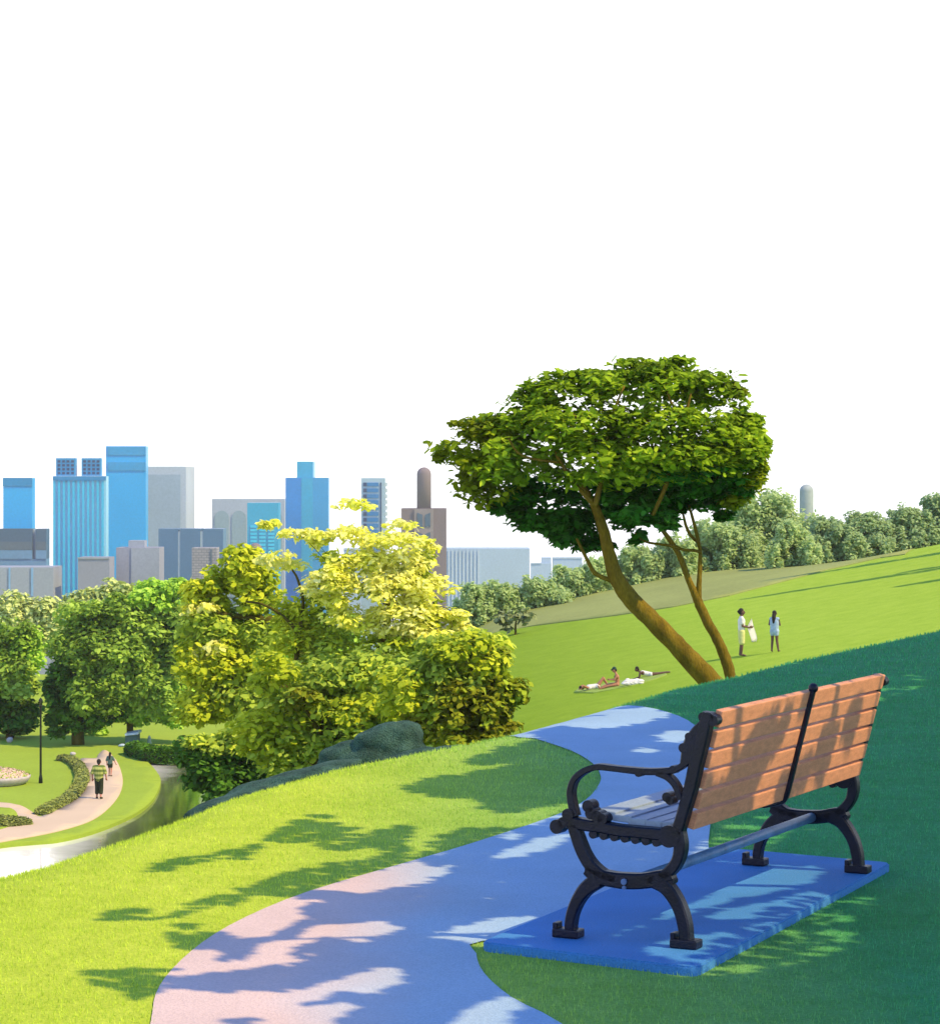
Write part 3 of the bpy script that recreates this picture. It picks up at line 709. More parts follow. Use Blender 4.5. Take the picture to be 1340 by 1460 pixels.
t1 = ptrunk([(1085,1062,34),(1045,1010,34),(1014,973,34),(985,942,31),(957,912,29),(925,880,28),(896,850,27),(878,822,24),(868,788,20),(860,755,17),(848,722,13),(830,690,8)], YT)
t1b = ptrunk([(872,828,8),(856,822,7),(846,815,7),(838,800,6),(829,782,5),(822,768,4)], YT)
t2 = ptrunk([(1052,1045,20),(1047,1000,19),(1042,969,18),(1037,948,18),(1029,926,17),(1020,907,16),(1008,886,15),(997,862,15),(989,843,12),(981,825,10),(969,793,9),(956,772,8),(944,755,7),(930,735,5)], YT, .5)
t2b = ptrunk([(996,866,12),(996,845,9),(997,824,8),(998,800,7),(998,785,6),(994,765,6),(989,745,5),(982,720,4)], YT, .5)
t2c = ptrunk([(999,788,5),(990,785,5),(975,784,5),(960,779,5),(940,776,4),(920,772,4),(905,760,3)], YT, .4)
t2d = ptrunk([(997,775,5),(985,764,5),(978,750,5),(975,738,4),(972,725,3)], YT, .6)
base = Vector((t1[0][0], t1[0][1], gz(t1[0][0], t1[0][1])))
t1.insert(0, (t1[0][0]+.15, t1[0][1], base.z-.3, t1[0][3]*1.15)); t2.insert(0, (t2[0][0], t2[0][1], gz(t2[0][0], t2[0][1])-.3, t2[0][3]*1.1))
big = plant('leaning_tree', base, 'broad flat crowned green tree with two leaning brown trunks behind the bench', 'tree',
      [t1, t1b, t2, t2b, t2c, t2d], tb, [M_leafA, M_leafB, M_leafO], M_bark, .08, flat=.6, aspect=.5, dens=3.0, up=.75, limbs=0, seg=12)
bm = bmesh.new()
for L in ([(848,722,9),(856,690,8),(862,655,7),(878,625,5)], [(848,722,8),(820,690,7),(800,660,6),(778,622,4)], [(930,735,6),(950,690,7),(960,640,6),(975,600,5),(985,560,3)],
          [(862,655,6),(840,610,5),(815,590,4)], [(960,640,5),(935,610,5),(905,590,4),(880,575,3)], [(800,660,5),(745,650,4),(725,625,3)], [(960,640,5),(1000,625,4),(1040,622,3)], [(862,655,5),(870,600,4),(890,550,3)], [(975,600,4),(955,570,4),(950,535,3)]):
    tube(bm, ptrunk([(a, b_, c) for a, b_, c in L], YT, -.75), 6, 4)
fixn(bm); bobj('branch', bm, M_bark, big, True)

# --- yellow tree and the olive bushes below it
M_yel = leafmat('yellow_leaf', [C(196, 202, 70, 1.25), C(220, 222, 110, 1.25), C(230, 230, 140, 1.25)], .4, 1.0, .5, 1.85)
M_oliv = leafmat('yellow_olive_leaf', [C(120, 138, 30, 1.3), C(146, 158, 34, 1.3), C(170, 176, 48, 1.3)], .35, .8, .5, 2.2)
M_mid = leafmat('mid_green_leaf', [C(104, 122, 40, 1.3), C(122, 142, 52, 1.3), C(138, 156, 54, 1.3), C(160, 170, 56, 1.3)], .38, .8, .5, 2.4)
M_brn = leafmat('brown_olive_leaf', [C(78, 82, 14, 1.2), C(98, 106, 20, 1.2), C(120, 140, 36, 1.2)], .3, .8, .5, 2.4)
YY_ = 60.0
yb = []
for x, y, rx, ry, n, mi, dy in [
   (495,722,34,9,40,0,0),(382,744,16,9,36,0,0),(430,762,34,13,70,0,0),(455,778,22,9,36,0,0),(520,765,50,14,80,0,0),(560,775,60,16,120,0,0),(604,780,22,10,30,0,0),(572,748,26,9,26,0,0),
   (470,835,46,34,330,0,-.3),(405,798,36,14,80,0,0),(520,800,50,18,130,0,0),(560,805,60,22,190,0,0),(560,838,66,30,330,0,-.2),(628,836,26,14,40,0,0),(520,880,52,24,230,0,-.3),(590,880,60,26,260,0,-.2),
   (654,876,28,12,70,0,0),(600,905,46,14,110,0,-.3),(665,895,22,12,40,0,0),(560,940,30,9,50,0,-.4),(640,910,34,14,60,0,0),
   (600,815,24,24,110,1,.4),(560,850,70,40,160,1,.5),(590,795,30,16,70,1,.4),(440,865,60,30,220,1,.5),(470,800,44,18,70,1,.4),(620,880,50,26,110,1,.4),
   (560,930,90,34,520,1,.2),(640,930,56,30,330,2,.2),(480,930,70,44,420,2,.3),(420,900,50,40,260,1,.3)]:
    yb.append(pblob(x, y, rx, ry, YY_, n, mi, dy, max(rx, ry*1.2)*YY_/FPX*.7))
tt = ptrunk([(528,1040,14),(533,985,13),(540,950,12),(546,915,10),(552,880,8),(560,845,6),(566,815,4)], YY_)
g_ = gz(tt[0][0], tt[0][1]); tt.insert(0, (tt[0][0]-.1, tt[0][1], g_-.3, .28))
tt2 = ptrunk([(420,960,8),(424,925,8),(425,905,7),(405,880,5),(375,862,4),(350,858,3)], YY_, .1); tt3 = ptrunk([(424,915,6),(430,880,6),(432,855,5),(424,825,4),(416,812,3)], YY_, .1)
plant('yellow_tree', (tt[0][0], tt[0][1], g_), 'tree with bright yellow upper leaves and olive lower leaves beyond the hill brow', 'tree', [tt, tt2, tt3], yb, [M_yel, M_oliv, M_mid], M_dbark, .1, flat=.6, aspect=.45, dens=3.8, up=.7, limbs=9)
def bush(label, x, y, Y, lst, mats, size, group='bushes beyond the brow', name='bush', trunk=True, dens=1.0, cat='bush', bark=M_dbark, tx=None, **kw):
    X = (tx if tx else x)-CX; X = X/FPX*Y; z = gz(X, Y)
    bl = [pblob(a, b_, c, d, Y, n, mi, dy) for a, b_, c, d, n, mi, dy in lst]
    zc = EYE-(y-HY)/FPX*Y
    T = [[(X, Y, z-.25, .045*(zc-z)+.04), (X+.05, Y, z+.45*(zc-z), .03*(zc-z)+.03), (X, Y, zc, .018*(zc-z)+.02)]] if trunk else []
    return plant(name, (X, Y, z), label, cat, T, bl, mats, bark, size, group, dens=dens, **kw)
bush('olive lime leafed tree left of the yellow tree', 335, 880, 66, [(340,815,46,30,340,0,0),(300,850,42,30,300,0,0),(372,840,40,36,330,0,0),(300,890,56,40,420,1,0),(352,900,60,50,500,1,0),(310,950,60,50,520,0,-.4),(345,985,60,46,520,1,-.3),(290,1010,48,30,330,0,-.5),(283,868,22,10,40,2,-.4),(300,925,30,20,50,2,-.6),(345,790,30,14,90,0,0)], [M_oliv, M_mid, M_yel], .105, name='olive_tree', cat='tree', group=None, dens=3.8, tx=430)
bush('wide mid green bush under the yellow tree', 470, 1040, 54, [(440,985,90,46,560,0,0),(540,975,90,50,620,0,0),(480,1040,100,50,640,0,0),(560,1030,70,50,420,0,0),(400,1040,70,56,460,1,0),(520,1010,60,20,160,1,-.8),(430,1080,70,40,330,0,0),(395,960,50,30,200,1,-.6),(430,1000,30,18,90,2,-1)], [M_mid, M_oliv, M_brn], .088, dens=4.0)
bush('dark brown olive bush at the foot of the meadow right of the yellow tree', 660, 1010, 50, [(640,965,64,46,520,0,0),(690,950,42,40,330,0,0),(700,985,44,40,360,1,0),(650,1010,74,44,620,1,-.3),(610,1040,50,30,260,1,0),(715,940,26,14,90,1,0),(665,935,56,30,260,2,-.3),(610,985,50,40,300,0,0),(728,985,26,20,190,1,0),(722,1012,26,16,170,1,0),(700,1040,44,16,260,1,-.2),(655,1052,50,14,260,1,-.3),(690,918,44,18,220,0,.2),(640,930,60,26,330,0,.2),(575,985,50,36,330,2,-.1)], [M_mid, M_brn, M_oliv], .084, dens=3.7)
M_dk = leafmat('dark_green_and_shade_leaf', [C(30, 56, 14, 1.1), C(48, 80, 20, 1.1), C(66, 100, 28, 1.1)], .25, .7, .5, 2.6)
bush('dark green bush overhanging the pond left of the olive bushes', 300, 1110, 72, [(335,1095,46,40,420,0,0),(300,1090,44,36,420,0,0),(345,1080,44,36,360,0,0),(275,1075,26,22,160,0,0),(320,1120,56,26,330,0,0),(370,1100,40,30,230,0,0),(360,1060,50,26,230,1,-.2),(300,1062,40,20,160,1,-.2)], [M_dk, M_mid], .12, dens=3.6)

# --- trees along the valley
M_val = leafmat('valley_leaf', [C(70, 94, 28, 1.3), C(98, 126, 44, 1.3), C(120, 146, 56, 1.3), C(150, 174, 78, 1.3)], .35, .35, .42, 2.4)
M_val2 = leafmat('light_valley_leaf', [C(92, 124, 38, 1.35), C(124, 158, 52, 1.35), C(150, 184, 70, 1.35), C(160, 190, 84, 1.35)], .35, .35, .42, 2.3)
M_pale = leafmat('pale_hazed_leaf', [C(150, 168, 96, 1.5), C(172, 186, 116, 1.5), C(182, 194, 128, 1.5)], .2, .2, .3)  # distant haze put into the leaf colour as paleness
GV = 'trees along the valley pond'
def vtree(label, bx, by, lst, mats, wd, size=.16, dens=1.0, Y=None, name='valley_tree'):
    p = vg(bx, by) if Y is None else Vector(((bx-CX)/FPX*Y, Y, gz((bx-CX)/FPX*Y, Y)))
    Yp = p.y; top = min(y for _, y, *_ in lst); mid = sum(y for _, y, *_ in lst)/len(lst)
    c = sum(x for x, *_ in lst)/len(lst); r = wd*Yp/FPX/2
    T = [[(p.x, p.y, p.z-.2, r*1.35), (*at(bx+1, (by+mid)/2, Yp), r), (*at((bx+c)/2, mid, Yp), r*.7), (*at(c, (mid+top)/2, Yp), r*.25)]]
    bl = [pblob(x, y, rx, ry, Yp, n, mi, dy, max(rx, ry)*Yp/FPX*.75) for x, y, rx, ry, n, mi, dy in lst]
    return plant(name, p, label, 'tree', T, bl, mats, M_dbark, size, GV, dens=dens*2.2, limbs=7)
vtree('dark dense tree with a thick trunk directly right of the lamp post', 111, 1062, [(120,880,44,26,500,0,0),(165,880,42,34,500,0,0),(100,920,36,34,480,0,0),(150,930,60,40,760,0,-1),(100,970,34,40,480,1,0),(140,985,56,40,640,0,-1),(95,1010,28,22,240,1,0),(180,960,40,44,500,0,0),(140,1020,46,18,300,1,0),(88,1032,24,20,260,1,-.3),(74,990,14,34,220,1,0),(128,1030,30,12,160,1,.4)], [M_val, M_dk], 15, dens=1.9)  # dark lower clumps: shadow under the crown put into leaf colour
vtree('light green tree over the pond beside the blue grey shed', 186, 1060, [(215,855,36,28,420,1,0),(250,850,30,24,300,1,0),(232,890,52,34,600,0,0),(205,935,46,40,560,0,0),(255,930,40,46,520,0,0),(225,985,52,42,640,0,-1),(260,985,36,34,380,1,0),(200,1010,36,22,260,1,0),(255,1025,36,16,170,1,0)], [M_val, M_val2], 8, dens=1.9)
vtree('shady tree cut off by the left edge behind the flower bed', 14, 1052, [(10,905,50,40,560,0,0),(-40,920,50,50,500,0,0),(38,930,26,40,420,1,0),(20,970,42,34,480,0,-1),(-30,990,50,40,420,2,0),(8,1010,34,22,300,2,0),(40,985,20,24,190,0,0),(-60,1020,50,26,230,2,0),(12,1032,46,16,260,2,-.3),(48,1010,16,22,160,2,-.2)], [M_val, M_val2, M_dk], 10, dens=1.8)  # lowest clumps carry the crown's shadow as dark leaf colour
vtree('pale hazed tree rising behind the shady left edge tree', 30, 1040, [(22,868,38,26,460,0,0),(60,872,30,22,300,0,0),(-20,880,40,30,320,0,0),(45,900,42,30,400,0,0),(90,868,14,8,60,0,0),(75,895,20,30,200,0,0)], [M_pale], 8, .2, 1.5, Y=172)
vtree('pale hazed tree behind the dark dense tree and in front of the grey low block', 125, 1040, [(112,862,28,18,330,0,0),(140,852,30,18,330,0,0),(165,848,28,20,300,0,0),(130,890,50,30,360,0,0)], [M_pale], 8, .2, 1.4, Y=176)
vtree('fresh green tree in front of the three dark blue blocks', 250, 1045, [(225,838,32,13,330,0,0),(255,840,24,14,260,0,0),(240,875,46,30,460,0,0),(210,850,22,20,200,0,0),(285,860,24,24,230,0,0)], [M_val2], 8, .2, 1.5, Y=170)
vtree('small round tree on a thin stem left of the walkers far down the lawn', 141, 1069, [(135,1046,16,9,120,0,0),(146,1044,14,8,90,0,0),(128,1042,10,7,60,0,0)], [M_val2], 1.6, .2, 1.4, Y=142)
vtree('dark low crowned tree behind the small round tree', 153, 1058, [(160,1030,24,16,260,0,0),(170,1036,20,12,170,0,0),(150,1024,22,12,160,0,0)], [M_dk], 4, .24, 1.5, Y=150)
for i, (x, y, lab, m) in enumerate([(-60,930,'green tree half out of sight at the far left beyond the lawn',M_val),(300,930,'broad green tree half hidden behind the olive lime tree',M_val),(210,960,'green tree behind the blue grey shed far across the pond',M_val),(120,950,'tall green tree behind the thick trunk of the dark dense tree',M_val),(380,940,'green tree far behind the yellow tree on its left side',M_val2),(460,930,'green tree far behind the middle of the yellow tree',M_val2)]):
    vtree(lab, x, 1040, [(x-24,y-30,38,34,300,0,0),(x+26,y-24,38,34,300,0,0),(x,y+20,56,44,420,0,0),(x-30,y+40,34,30,200,0,0),(x+34,y+44,34,30,200,0,0)], [m], 7, .22, 1.6, Y=178+i%3*3)
# bank of dark hedge and far things by the pond
def hedge(name, line, w_, h_, m, label, n, size, core, zf=None):
    L = [Vector(p) for p in smoothline([tuple(p) for p in line], 6)]
    root = empty(name, L[len(L)//2], label, 'hedge')
    bm = bmesh.new(); rings = []
    for i, p in enumerate(L):
        t = (L[min(i+1, len(L)-1)]-L[max(i-1, 0)]); t.z = 0; t.normalize(); nn = Vector((-t.y, t.x, 0))
        e = min(1, (i+.6)/3, (len(L)-i-.4)/3); e = math.sqrt(max(e, .05))
        rings.append([bm.verts.new(p+nn*(w_/2*e*math.copysign(abs(math.cos(a))**.6, math.cos(a)))*(1+.05*math.sin(i*1.3))+Vector((0, 0, -.05+h_*e*max(0, math.sin(a))**.6*(1+.05*math.sin(i*2.1))))) for a in [math.pi*k/8 for k in range(9)]])
    for a, c in zip(rings, rings[1:]):
        for k in range(8): bm.faces.new((a[k], a[k+1], c[k+1], c[k]))
    bm.faces.new(rings[0]); bm.faces.new(rings[-1][::-1]); fixn(bm)
    me = bpy.data.meshes.new('hedge_body'); bm.to_mesh(me); bm.free(); o = link('foliage_core', me, core, root, True)
    tri = np.array([[v for v in p.vertices][:4] for p in me.polygons if len(p.vertices) == 4]); co_ = np.array([v.co for v in me.vertices])
    q = tri[rng.integers(0, len(tri), n)]; uv = rng.random((n, 2, 1)); A = co_[q]
    P = (A[:,0]*(1-uv[:,0])+A[:,1]*uv[:,0])*(1-uv[:,1])+(A[:,3]*(1-uv[:,0])+A[:,2]*uv[:,0])*uv[:,1]
    D = np.tile([0, 0, 1.0], (n, 1))+rng.normal(size=(n, 3))*.7
    a = size*rng.uniform(.6, 1.2, n); leafmesh('leaves', P, D, a, a*.6, np.zeros(n), m, root)
M_hedge = leafmat('olive_hedge_leaf', [C(100, 110, 62, 1.5), C(120, 130, 70, 1.5), C(130, 142, 74, 1.5)], .1, .5, .4)
M_hcore = mat('olive_hedge_core', C(104, 114, 62, 1.5), 1, 2, .15)
hedge('hedge', [vg(x, y, VZ) for x, y in [(82,1085),(95,1085),(106,1090),(114,1100),(117,1112),(111,1127),(99,1140),(82,1150),(66,1158),(57,1163)]], .62, .32, M_hedge, 'curved olive hedge bordering the cream path beside the lamp post lawn', 5000, .09, M_hcore)
hedge('round_hedge', [vg(x, y, VZ+.06) for x, y in [(-60,1172),(-30,1173),(0,1173),(14,1171)]], 2.6, .3, M_hedge, 'low olive hedge on the small lawn island at the left edge', 3000, .09, M_hcore)
M_dcore = mat('dark_hedge_core', C(40, 56, 20, 1.2), 1, 2, .2)
hedge('bank_hedge', [vg(x, y, VZ) for x, y in [(186,1074),(205,1081),(222,1085),(240,1086),(262,1086),(290,1084)]], 1.0, .75, M_dk, 'dark hedge on the far bank of the pond', 4000, .12, M_dcore)

# --- the hazy row beyond the meadow on the right, its haze painted into the leaf colours
M_hz = leafmat('hazed_leaf', [C(122, 140, 96, 1.5), C(129, 147, 102, 1.5), C(135, 153, 107, 1.5)], .5, .25, .25, 3.2)
M_hz2 = leafmat('dull_hazed_leaf', [C(112, 132, 96, 1.5), C(119, 138, 101, 1.5), C(125, 144, 105, 1.5)], .5, .25, .25, 3.3)
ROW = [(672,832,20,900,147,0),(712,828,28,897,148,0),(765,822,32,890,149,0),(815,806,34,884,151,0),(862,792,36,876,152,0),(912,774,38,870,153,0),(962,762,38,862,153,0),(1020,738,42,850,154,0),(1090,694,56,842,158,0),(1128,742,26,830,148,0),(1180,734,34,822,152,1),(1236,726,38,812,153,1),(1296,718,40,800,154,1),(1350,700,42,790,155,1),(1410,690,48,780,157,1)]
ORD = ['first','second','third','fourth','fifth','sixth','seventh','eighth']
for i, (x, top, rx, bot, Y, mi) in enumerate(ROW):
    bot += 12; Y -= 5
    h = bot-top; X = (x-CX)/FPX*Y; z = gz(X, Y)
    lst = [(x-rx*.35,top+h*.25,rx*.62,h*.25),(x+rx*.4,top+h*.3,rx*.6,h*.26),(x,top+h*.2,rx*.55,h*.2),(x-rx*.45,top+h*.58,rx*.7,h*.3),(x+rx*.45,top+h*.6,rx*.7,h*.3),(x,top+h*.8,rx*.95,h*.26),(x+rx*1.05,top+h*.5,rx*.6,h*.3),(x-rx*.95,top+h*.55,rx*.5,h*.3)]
    if x == 1090: lab = 'tallest and widest hazed green tree of the faded row right of the leaning tree'
    elif i < 8: lab = ORD[i]+' hazed green tree from the left in the faded row beyond the meadow'
    elif i == 9: lab = 'hazed green tree in front of the round topped grey tower'
    elif x == 1410: lab = 'hazed green tree beyond the right edge at the end of the row'
    else: lab = ORD[i-10]+' dull hazed tree right of the round topped grey tower'
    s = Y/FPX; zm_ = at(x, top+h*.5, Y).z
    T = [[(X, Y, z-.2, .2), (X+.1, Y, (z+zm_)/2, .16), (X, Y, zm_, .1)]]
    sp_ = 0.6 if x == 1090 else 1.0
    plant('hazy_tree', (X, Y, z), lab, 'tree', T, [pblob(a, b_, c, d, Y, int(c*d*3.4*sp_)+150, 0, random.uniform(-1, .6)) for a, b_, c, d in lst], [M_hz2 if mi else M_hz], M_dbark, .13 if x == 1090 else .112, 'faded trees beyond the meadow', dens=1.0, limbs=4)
M_gry = leafmat('grey_olive_leaf', [C(96, 110, 76, 1.4), C(112, 124, 84, 1.4)], .1, .5, .5)
p = ray_meadow(735, 905); bl = [pblob(735,885,26,14,p.y,70,0),pblob(722,890,14,9,p.y,30,0),pblob(752,882,12,9,p.y,30,0)]
plant('shrub', p, 'small sparse grey olive shrub at the top of the meadow', 'shrub', [[(p.x, p.y, p.z-.1, .08), (p.x, p.y, p.z+.5, .05), (p.x+.1, p.y, p.z+1.0, .03)]], bl, [M_gry], M_dbark, .17, dens=1.6)
# --- slim cypresses outside the right edge whose shadows lie across the meadow
for i, (x, y, t) in enumerate([(1076,852,11.6),(1283,817,6.5),(1276,837,6.2),(1112,826,11.6)]):
    G = ray_meadow(x, y); bxy = G+SH*t; zt = G.z+S.z*t/math.hypot(S.x, S.y); z = gz(bxy.x, bxy.y); hh = zt-z
    bl = [(Vector((bxy.x, bxy.y, z+hh*f)), (.8*(1-f)+.14,)*2+(hh*.14,), 160, 0) for f in (.12,.26,.4,.54,.68,.82,.92)]
    plant('cypress', (bxy.x, bxy.y, z), ['tall slim cypress at the right of the meadow','shorter slim cypress near the meadow top','shortest slim cypress nearest the shaded brow','tall slim cypress at the edge of the rough grass'][i], 'tree', [[(bxy.x, bxy.y, z-.2, .1), (bxy.x, bxy.y, z+hh*.5, .07), (bxy.x, bxy.y, z+hh*.9, .03)]], bl, [M_dk], M_dbark, .2, 'cypresses beside the meadow', limbs=0, up=.2)

# ================================================================== rocks at the brow
def rock(label, lst, Y, name, seed, voxel=.012):
    bm = bmesh.new(); rr = random.Random(seed); s = Y/FPX
    for x, y, rx, ry, rot in lst:
        c = at(x, y, Y+rr.uniform(-.05, .05)); t = bmesh.new(); bmesh.ops.create_icosphere(t, subdivisions=4, radius=1)
        for v in t.verts:
            q = v.co.copy(); q = Vector((math.copysign(abs(q.x)**.8, q.x), math.copysign(abs(q.y)**.8, q.y), math.copysign(abs(q.z)**.75, q.z)))
            q *= 1+.06*math.sin(q.x*6+seed)*math.sin(q.z*7+seed*2)+.04*math.sin(q.y*11+q.x*9)
            a = Vector((q.x*rx*s, q.y*max(rx*.5, ry)*s, q.z*ry*s))
            ca, sa_ = math.cos(rot), math.sin(rot); v.co = c+Vector((a.x*ca-a.z*sa_, a.y, a.x*sa_+a.z*ca))
        me = bpy.data.meshes.new('t'); t.to_mesh(me); t.free(); bm.from_mesh(me); bpy.data.meshes.remove(me)
    o = fuse(name, bm, voxel, M_rock, None); return tag(o, label, 'rock', 'dark rocks along the hill brow')
rock('large dark teal boulder resting on the brow below the yellow tree', [(552,1060,50,28,.25),(498,1085,46,28,.2),(575,1048,28,20,.1),(540,1085,70,26,.24)], 19.0, 'boulder', 1)
rock('long flat dark teal rock left of the large boulder', [(440,1110,80,16,.24),(380,1126,58,16,.24),(330,1146,70,14,.32)], 17.3, 'flat_rock', 2)
rock('thin pointed dark teal rock ledge right of the large boulder', [(590,1082,40,13,.24),(622,1073,32,7,.2),(648,1066,14,3.5,.16)], 18.6, 'rock_ledge', 3, .008)

# ================================================================== lamp, flower bed, shed, stones in the valley
p = vg(58, 1117); sc_ = p.y/FPX
lamp = empty('lamp_post', p, 'slim black lamp post on the valley lawn beside the round flower bed', 'lamp post')
bm = bmesh.new(); tube(bm, [(p.x, p.y, p.z-.05, .1), (p.x, p.y, p.z+.25, .09), (p.x, p.y, p.z+.4, .055), (p.x, p.y, p.z+3.6, .045)], 10, 1); fixn(bm); bobj('post', bm, M_black, lamp)
bm = bmesh.new(); tube(bm, [(p.x, p.y, p.z+3.58, .05), (p.x, p.y, p.z+3.66, .1), (p.x, p.y, p.z+3.7, .08)], 10, 1)
fixn(bm); ln_ = bobj('lantern', bm, M_black, lamp)
bm = bmesh.new(); tube(bm, [(p.x, p.y, p.z+3.92, .11), (p.x, p.y, p.z+3.98, .08), (p.x, p.y, p.z+4.06, .015)], 10, 1); fixn(bm); bobj('cap', bm, M_black, ln_)
M_glass = mat('dark_lantern_glass', (.01, .02, .012), .15, 6, .1, spec=.5)
bm = bmesh.new(); tube(bm, [(p.x, p.y, p.z+3.70, .075), (p.x, p.y, p.z+3.92, .1)], 10, 1); fixn(bm); bobj('glass', bm, M_glass, ln_)
p = vg(-6, 1118); R_ = 49*p.y/FPX
fb = empty('flower_bed', p, 'round raised flower bed full of cream and pink flowers on the lawn', 'flower bed')
M_stone = mat('pale_blue_stone', C(200, 196, 206, 1.3), .9, 5, .12, .2, 30)
bm = bmesh.new(); prof = [(.80,-.02),(.92,.10),(1.0,.30),(1.0,.40),(.93,.42),(.93,.36)]
rings = [[bm.verts.new((p.x+R_*r*math.cos(2*math.pi*k/40), p.y+R_*r*math.sin(2*math.pi*k/40), p.z+h)) for k in range(40)] for r, h in prof]
for a, c in zip(rings, rings[1:]):
    for k in range(40): bm.faces.new((a[k], a[(k+1) % 40], c[(k+1) % 40], c[k]))
bm.faces.new(rings[-1]); fixn(bm); bobj('stone_rim', bm, M_stone, fb, True)
M_flw = leafmat('cream_petal', [C(250, 222, 206, 1.5), C(240, 200, 190, 1.5), C(252, 232, 220, 1.5), C(236, 214, 190, 1.5)], .15, 3, .8, 1.1)
M_flg = leafmat('flower_leaf', [C(140, 176, 60, 1.5), C(176, 204, 80, 1.5)], .15, 3, .8, 1.2)
n = 5200; a = rng.uniform(0, 2*math.pi, n); r = np.sqrt(rng.random(n)); P = np.c_[p.x+R_*.97*r*np.cos(a), p.y+R_*.97*r*np.sin(a), p.z+.38+.34*(1-r**2)+rng.uniform(-.03, .05, n)]
tag(leafmesh('flowers', P, np.c_[np.cos(a)*r, np.sin(a)*r, np.full(n, .9)]+rng.normal(size=(n, 3))*.4, np.full(n, .055), np.full(n, .05), (rng.random(n) < .22).astype(int), [M_flw, M_flg], fb), kind='stuff')
p = vg(187, 1063.5); s = p.y/FPX
M_slate = mat('slate_blue_paint', C(74, 104, 112, 1.1), .8, 2, .15, .2, 20)
M_proof = mat('pale_blue_roof', C(176, 200, 232, 1.2), .6, 2, .1)
sh_ = empty('shed', p, 'small slate blue shed with a pale roof at the head of the lawn', 'shed')
bm = bmesh.new(); abox(bm, p.x-8.5*s, p.x+8.5*s, p.y, p.y+1.2, p.z, p.z+15*s); bobj('wall', bm, M_slate, sh_)
bm = bmesh.new(); box(bm, (p.x+1*s, p.y+.6, p.z+17*s), (Vector((1, 0, .12)).normalized(), (0, 1, 0), Vector((-.12, 0, 1)).normalized()), (9.5*s, .75, 1.6*s), .01); bobj('roof', bm, M_proof, sh_)
p = vg(213, 1066); bm = bmesh.new(); tube(bm, [(p.x, p.y, p.z-.05, .2), (p.x, p.y, p.z+.12, .2), (p.x, p.y, p.z+.14, .13), (p.x, p.y, p.z+.55, .09), (p.x, p.y, p.z+.66, .01)], 8, 1); fixn(bm)
tag(bobj('stone_marker', bm, M_slate), 'small slate blue stone marker standing right of the shed', 'stone marker')
def small_stone(x, y, w_, h_, label, m):
    p = vg(x, y); s = p.y/FPX; bm = bmesh.new(); ball(bm, p+Vector((0, 0, h_*s*.45)), 1, (w_*s/2, w_*s/2.6, h_*s*.55), 12)
    for v in bm.verts: v.co += Vector((math.sin(v.co.z*9+v.co.x*8), math.sin(v.co.x*7), math.sin(v.co.x*11)))*w_*s*.04
    tag(bobj('stone', bm, m, None, True), label, 'stone')
small_stone(104, 1077, 9, 5, 'small pale stone at the top of the curved hedge', M_stone)
small_stone(174, 1065, 10, 4, 'pale blue stone lying in front of the slate blue shed', M_proof)
small_stone(14, 1059, 9, 8, 'pale rounded stone under the shady left edge tree', M_stone)

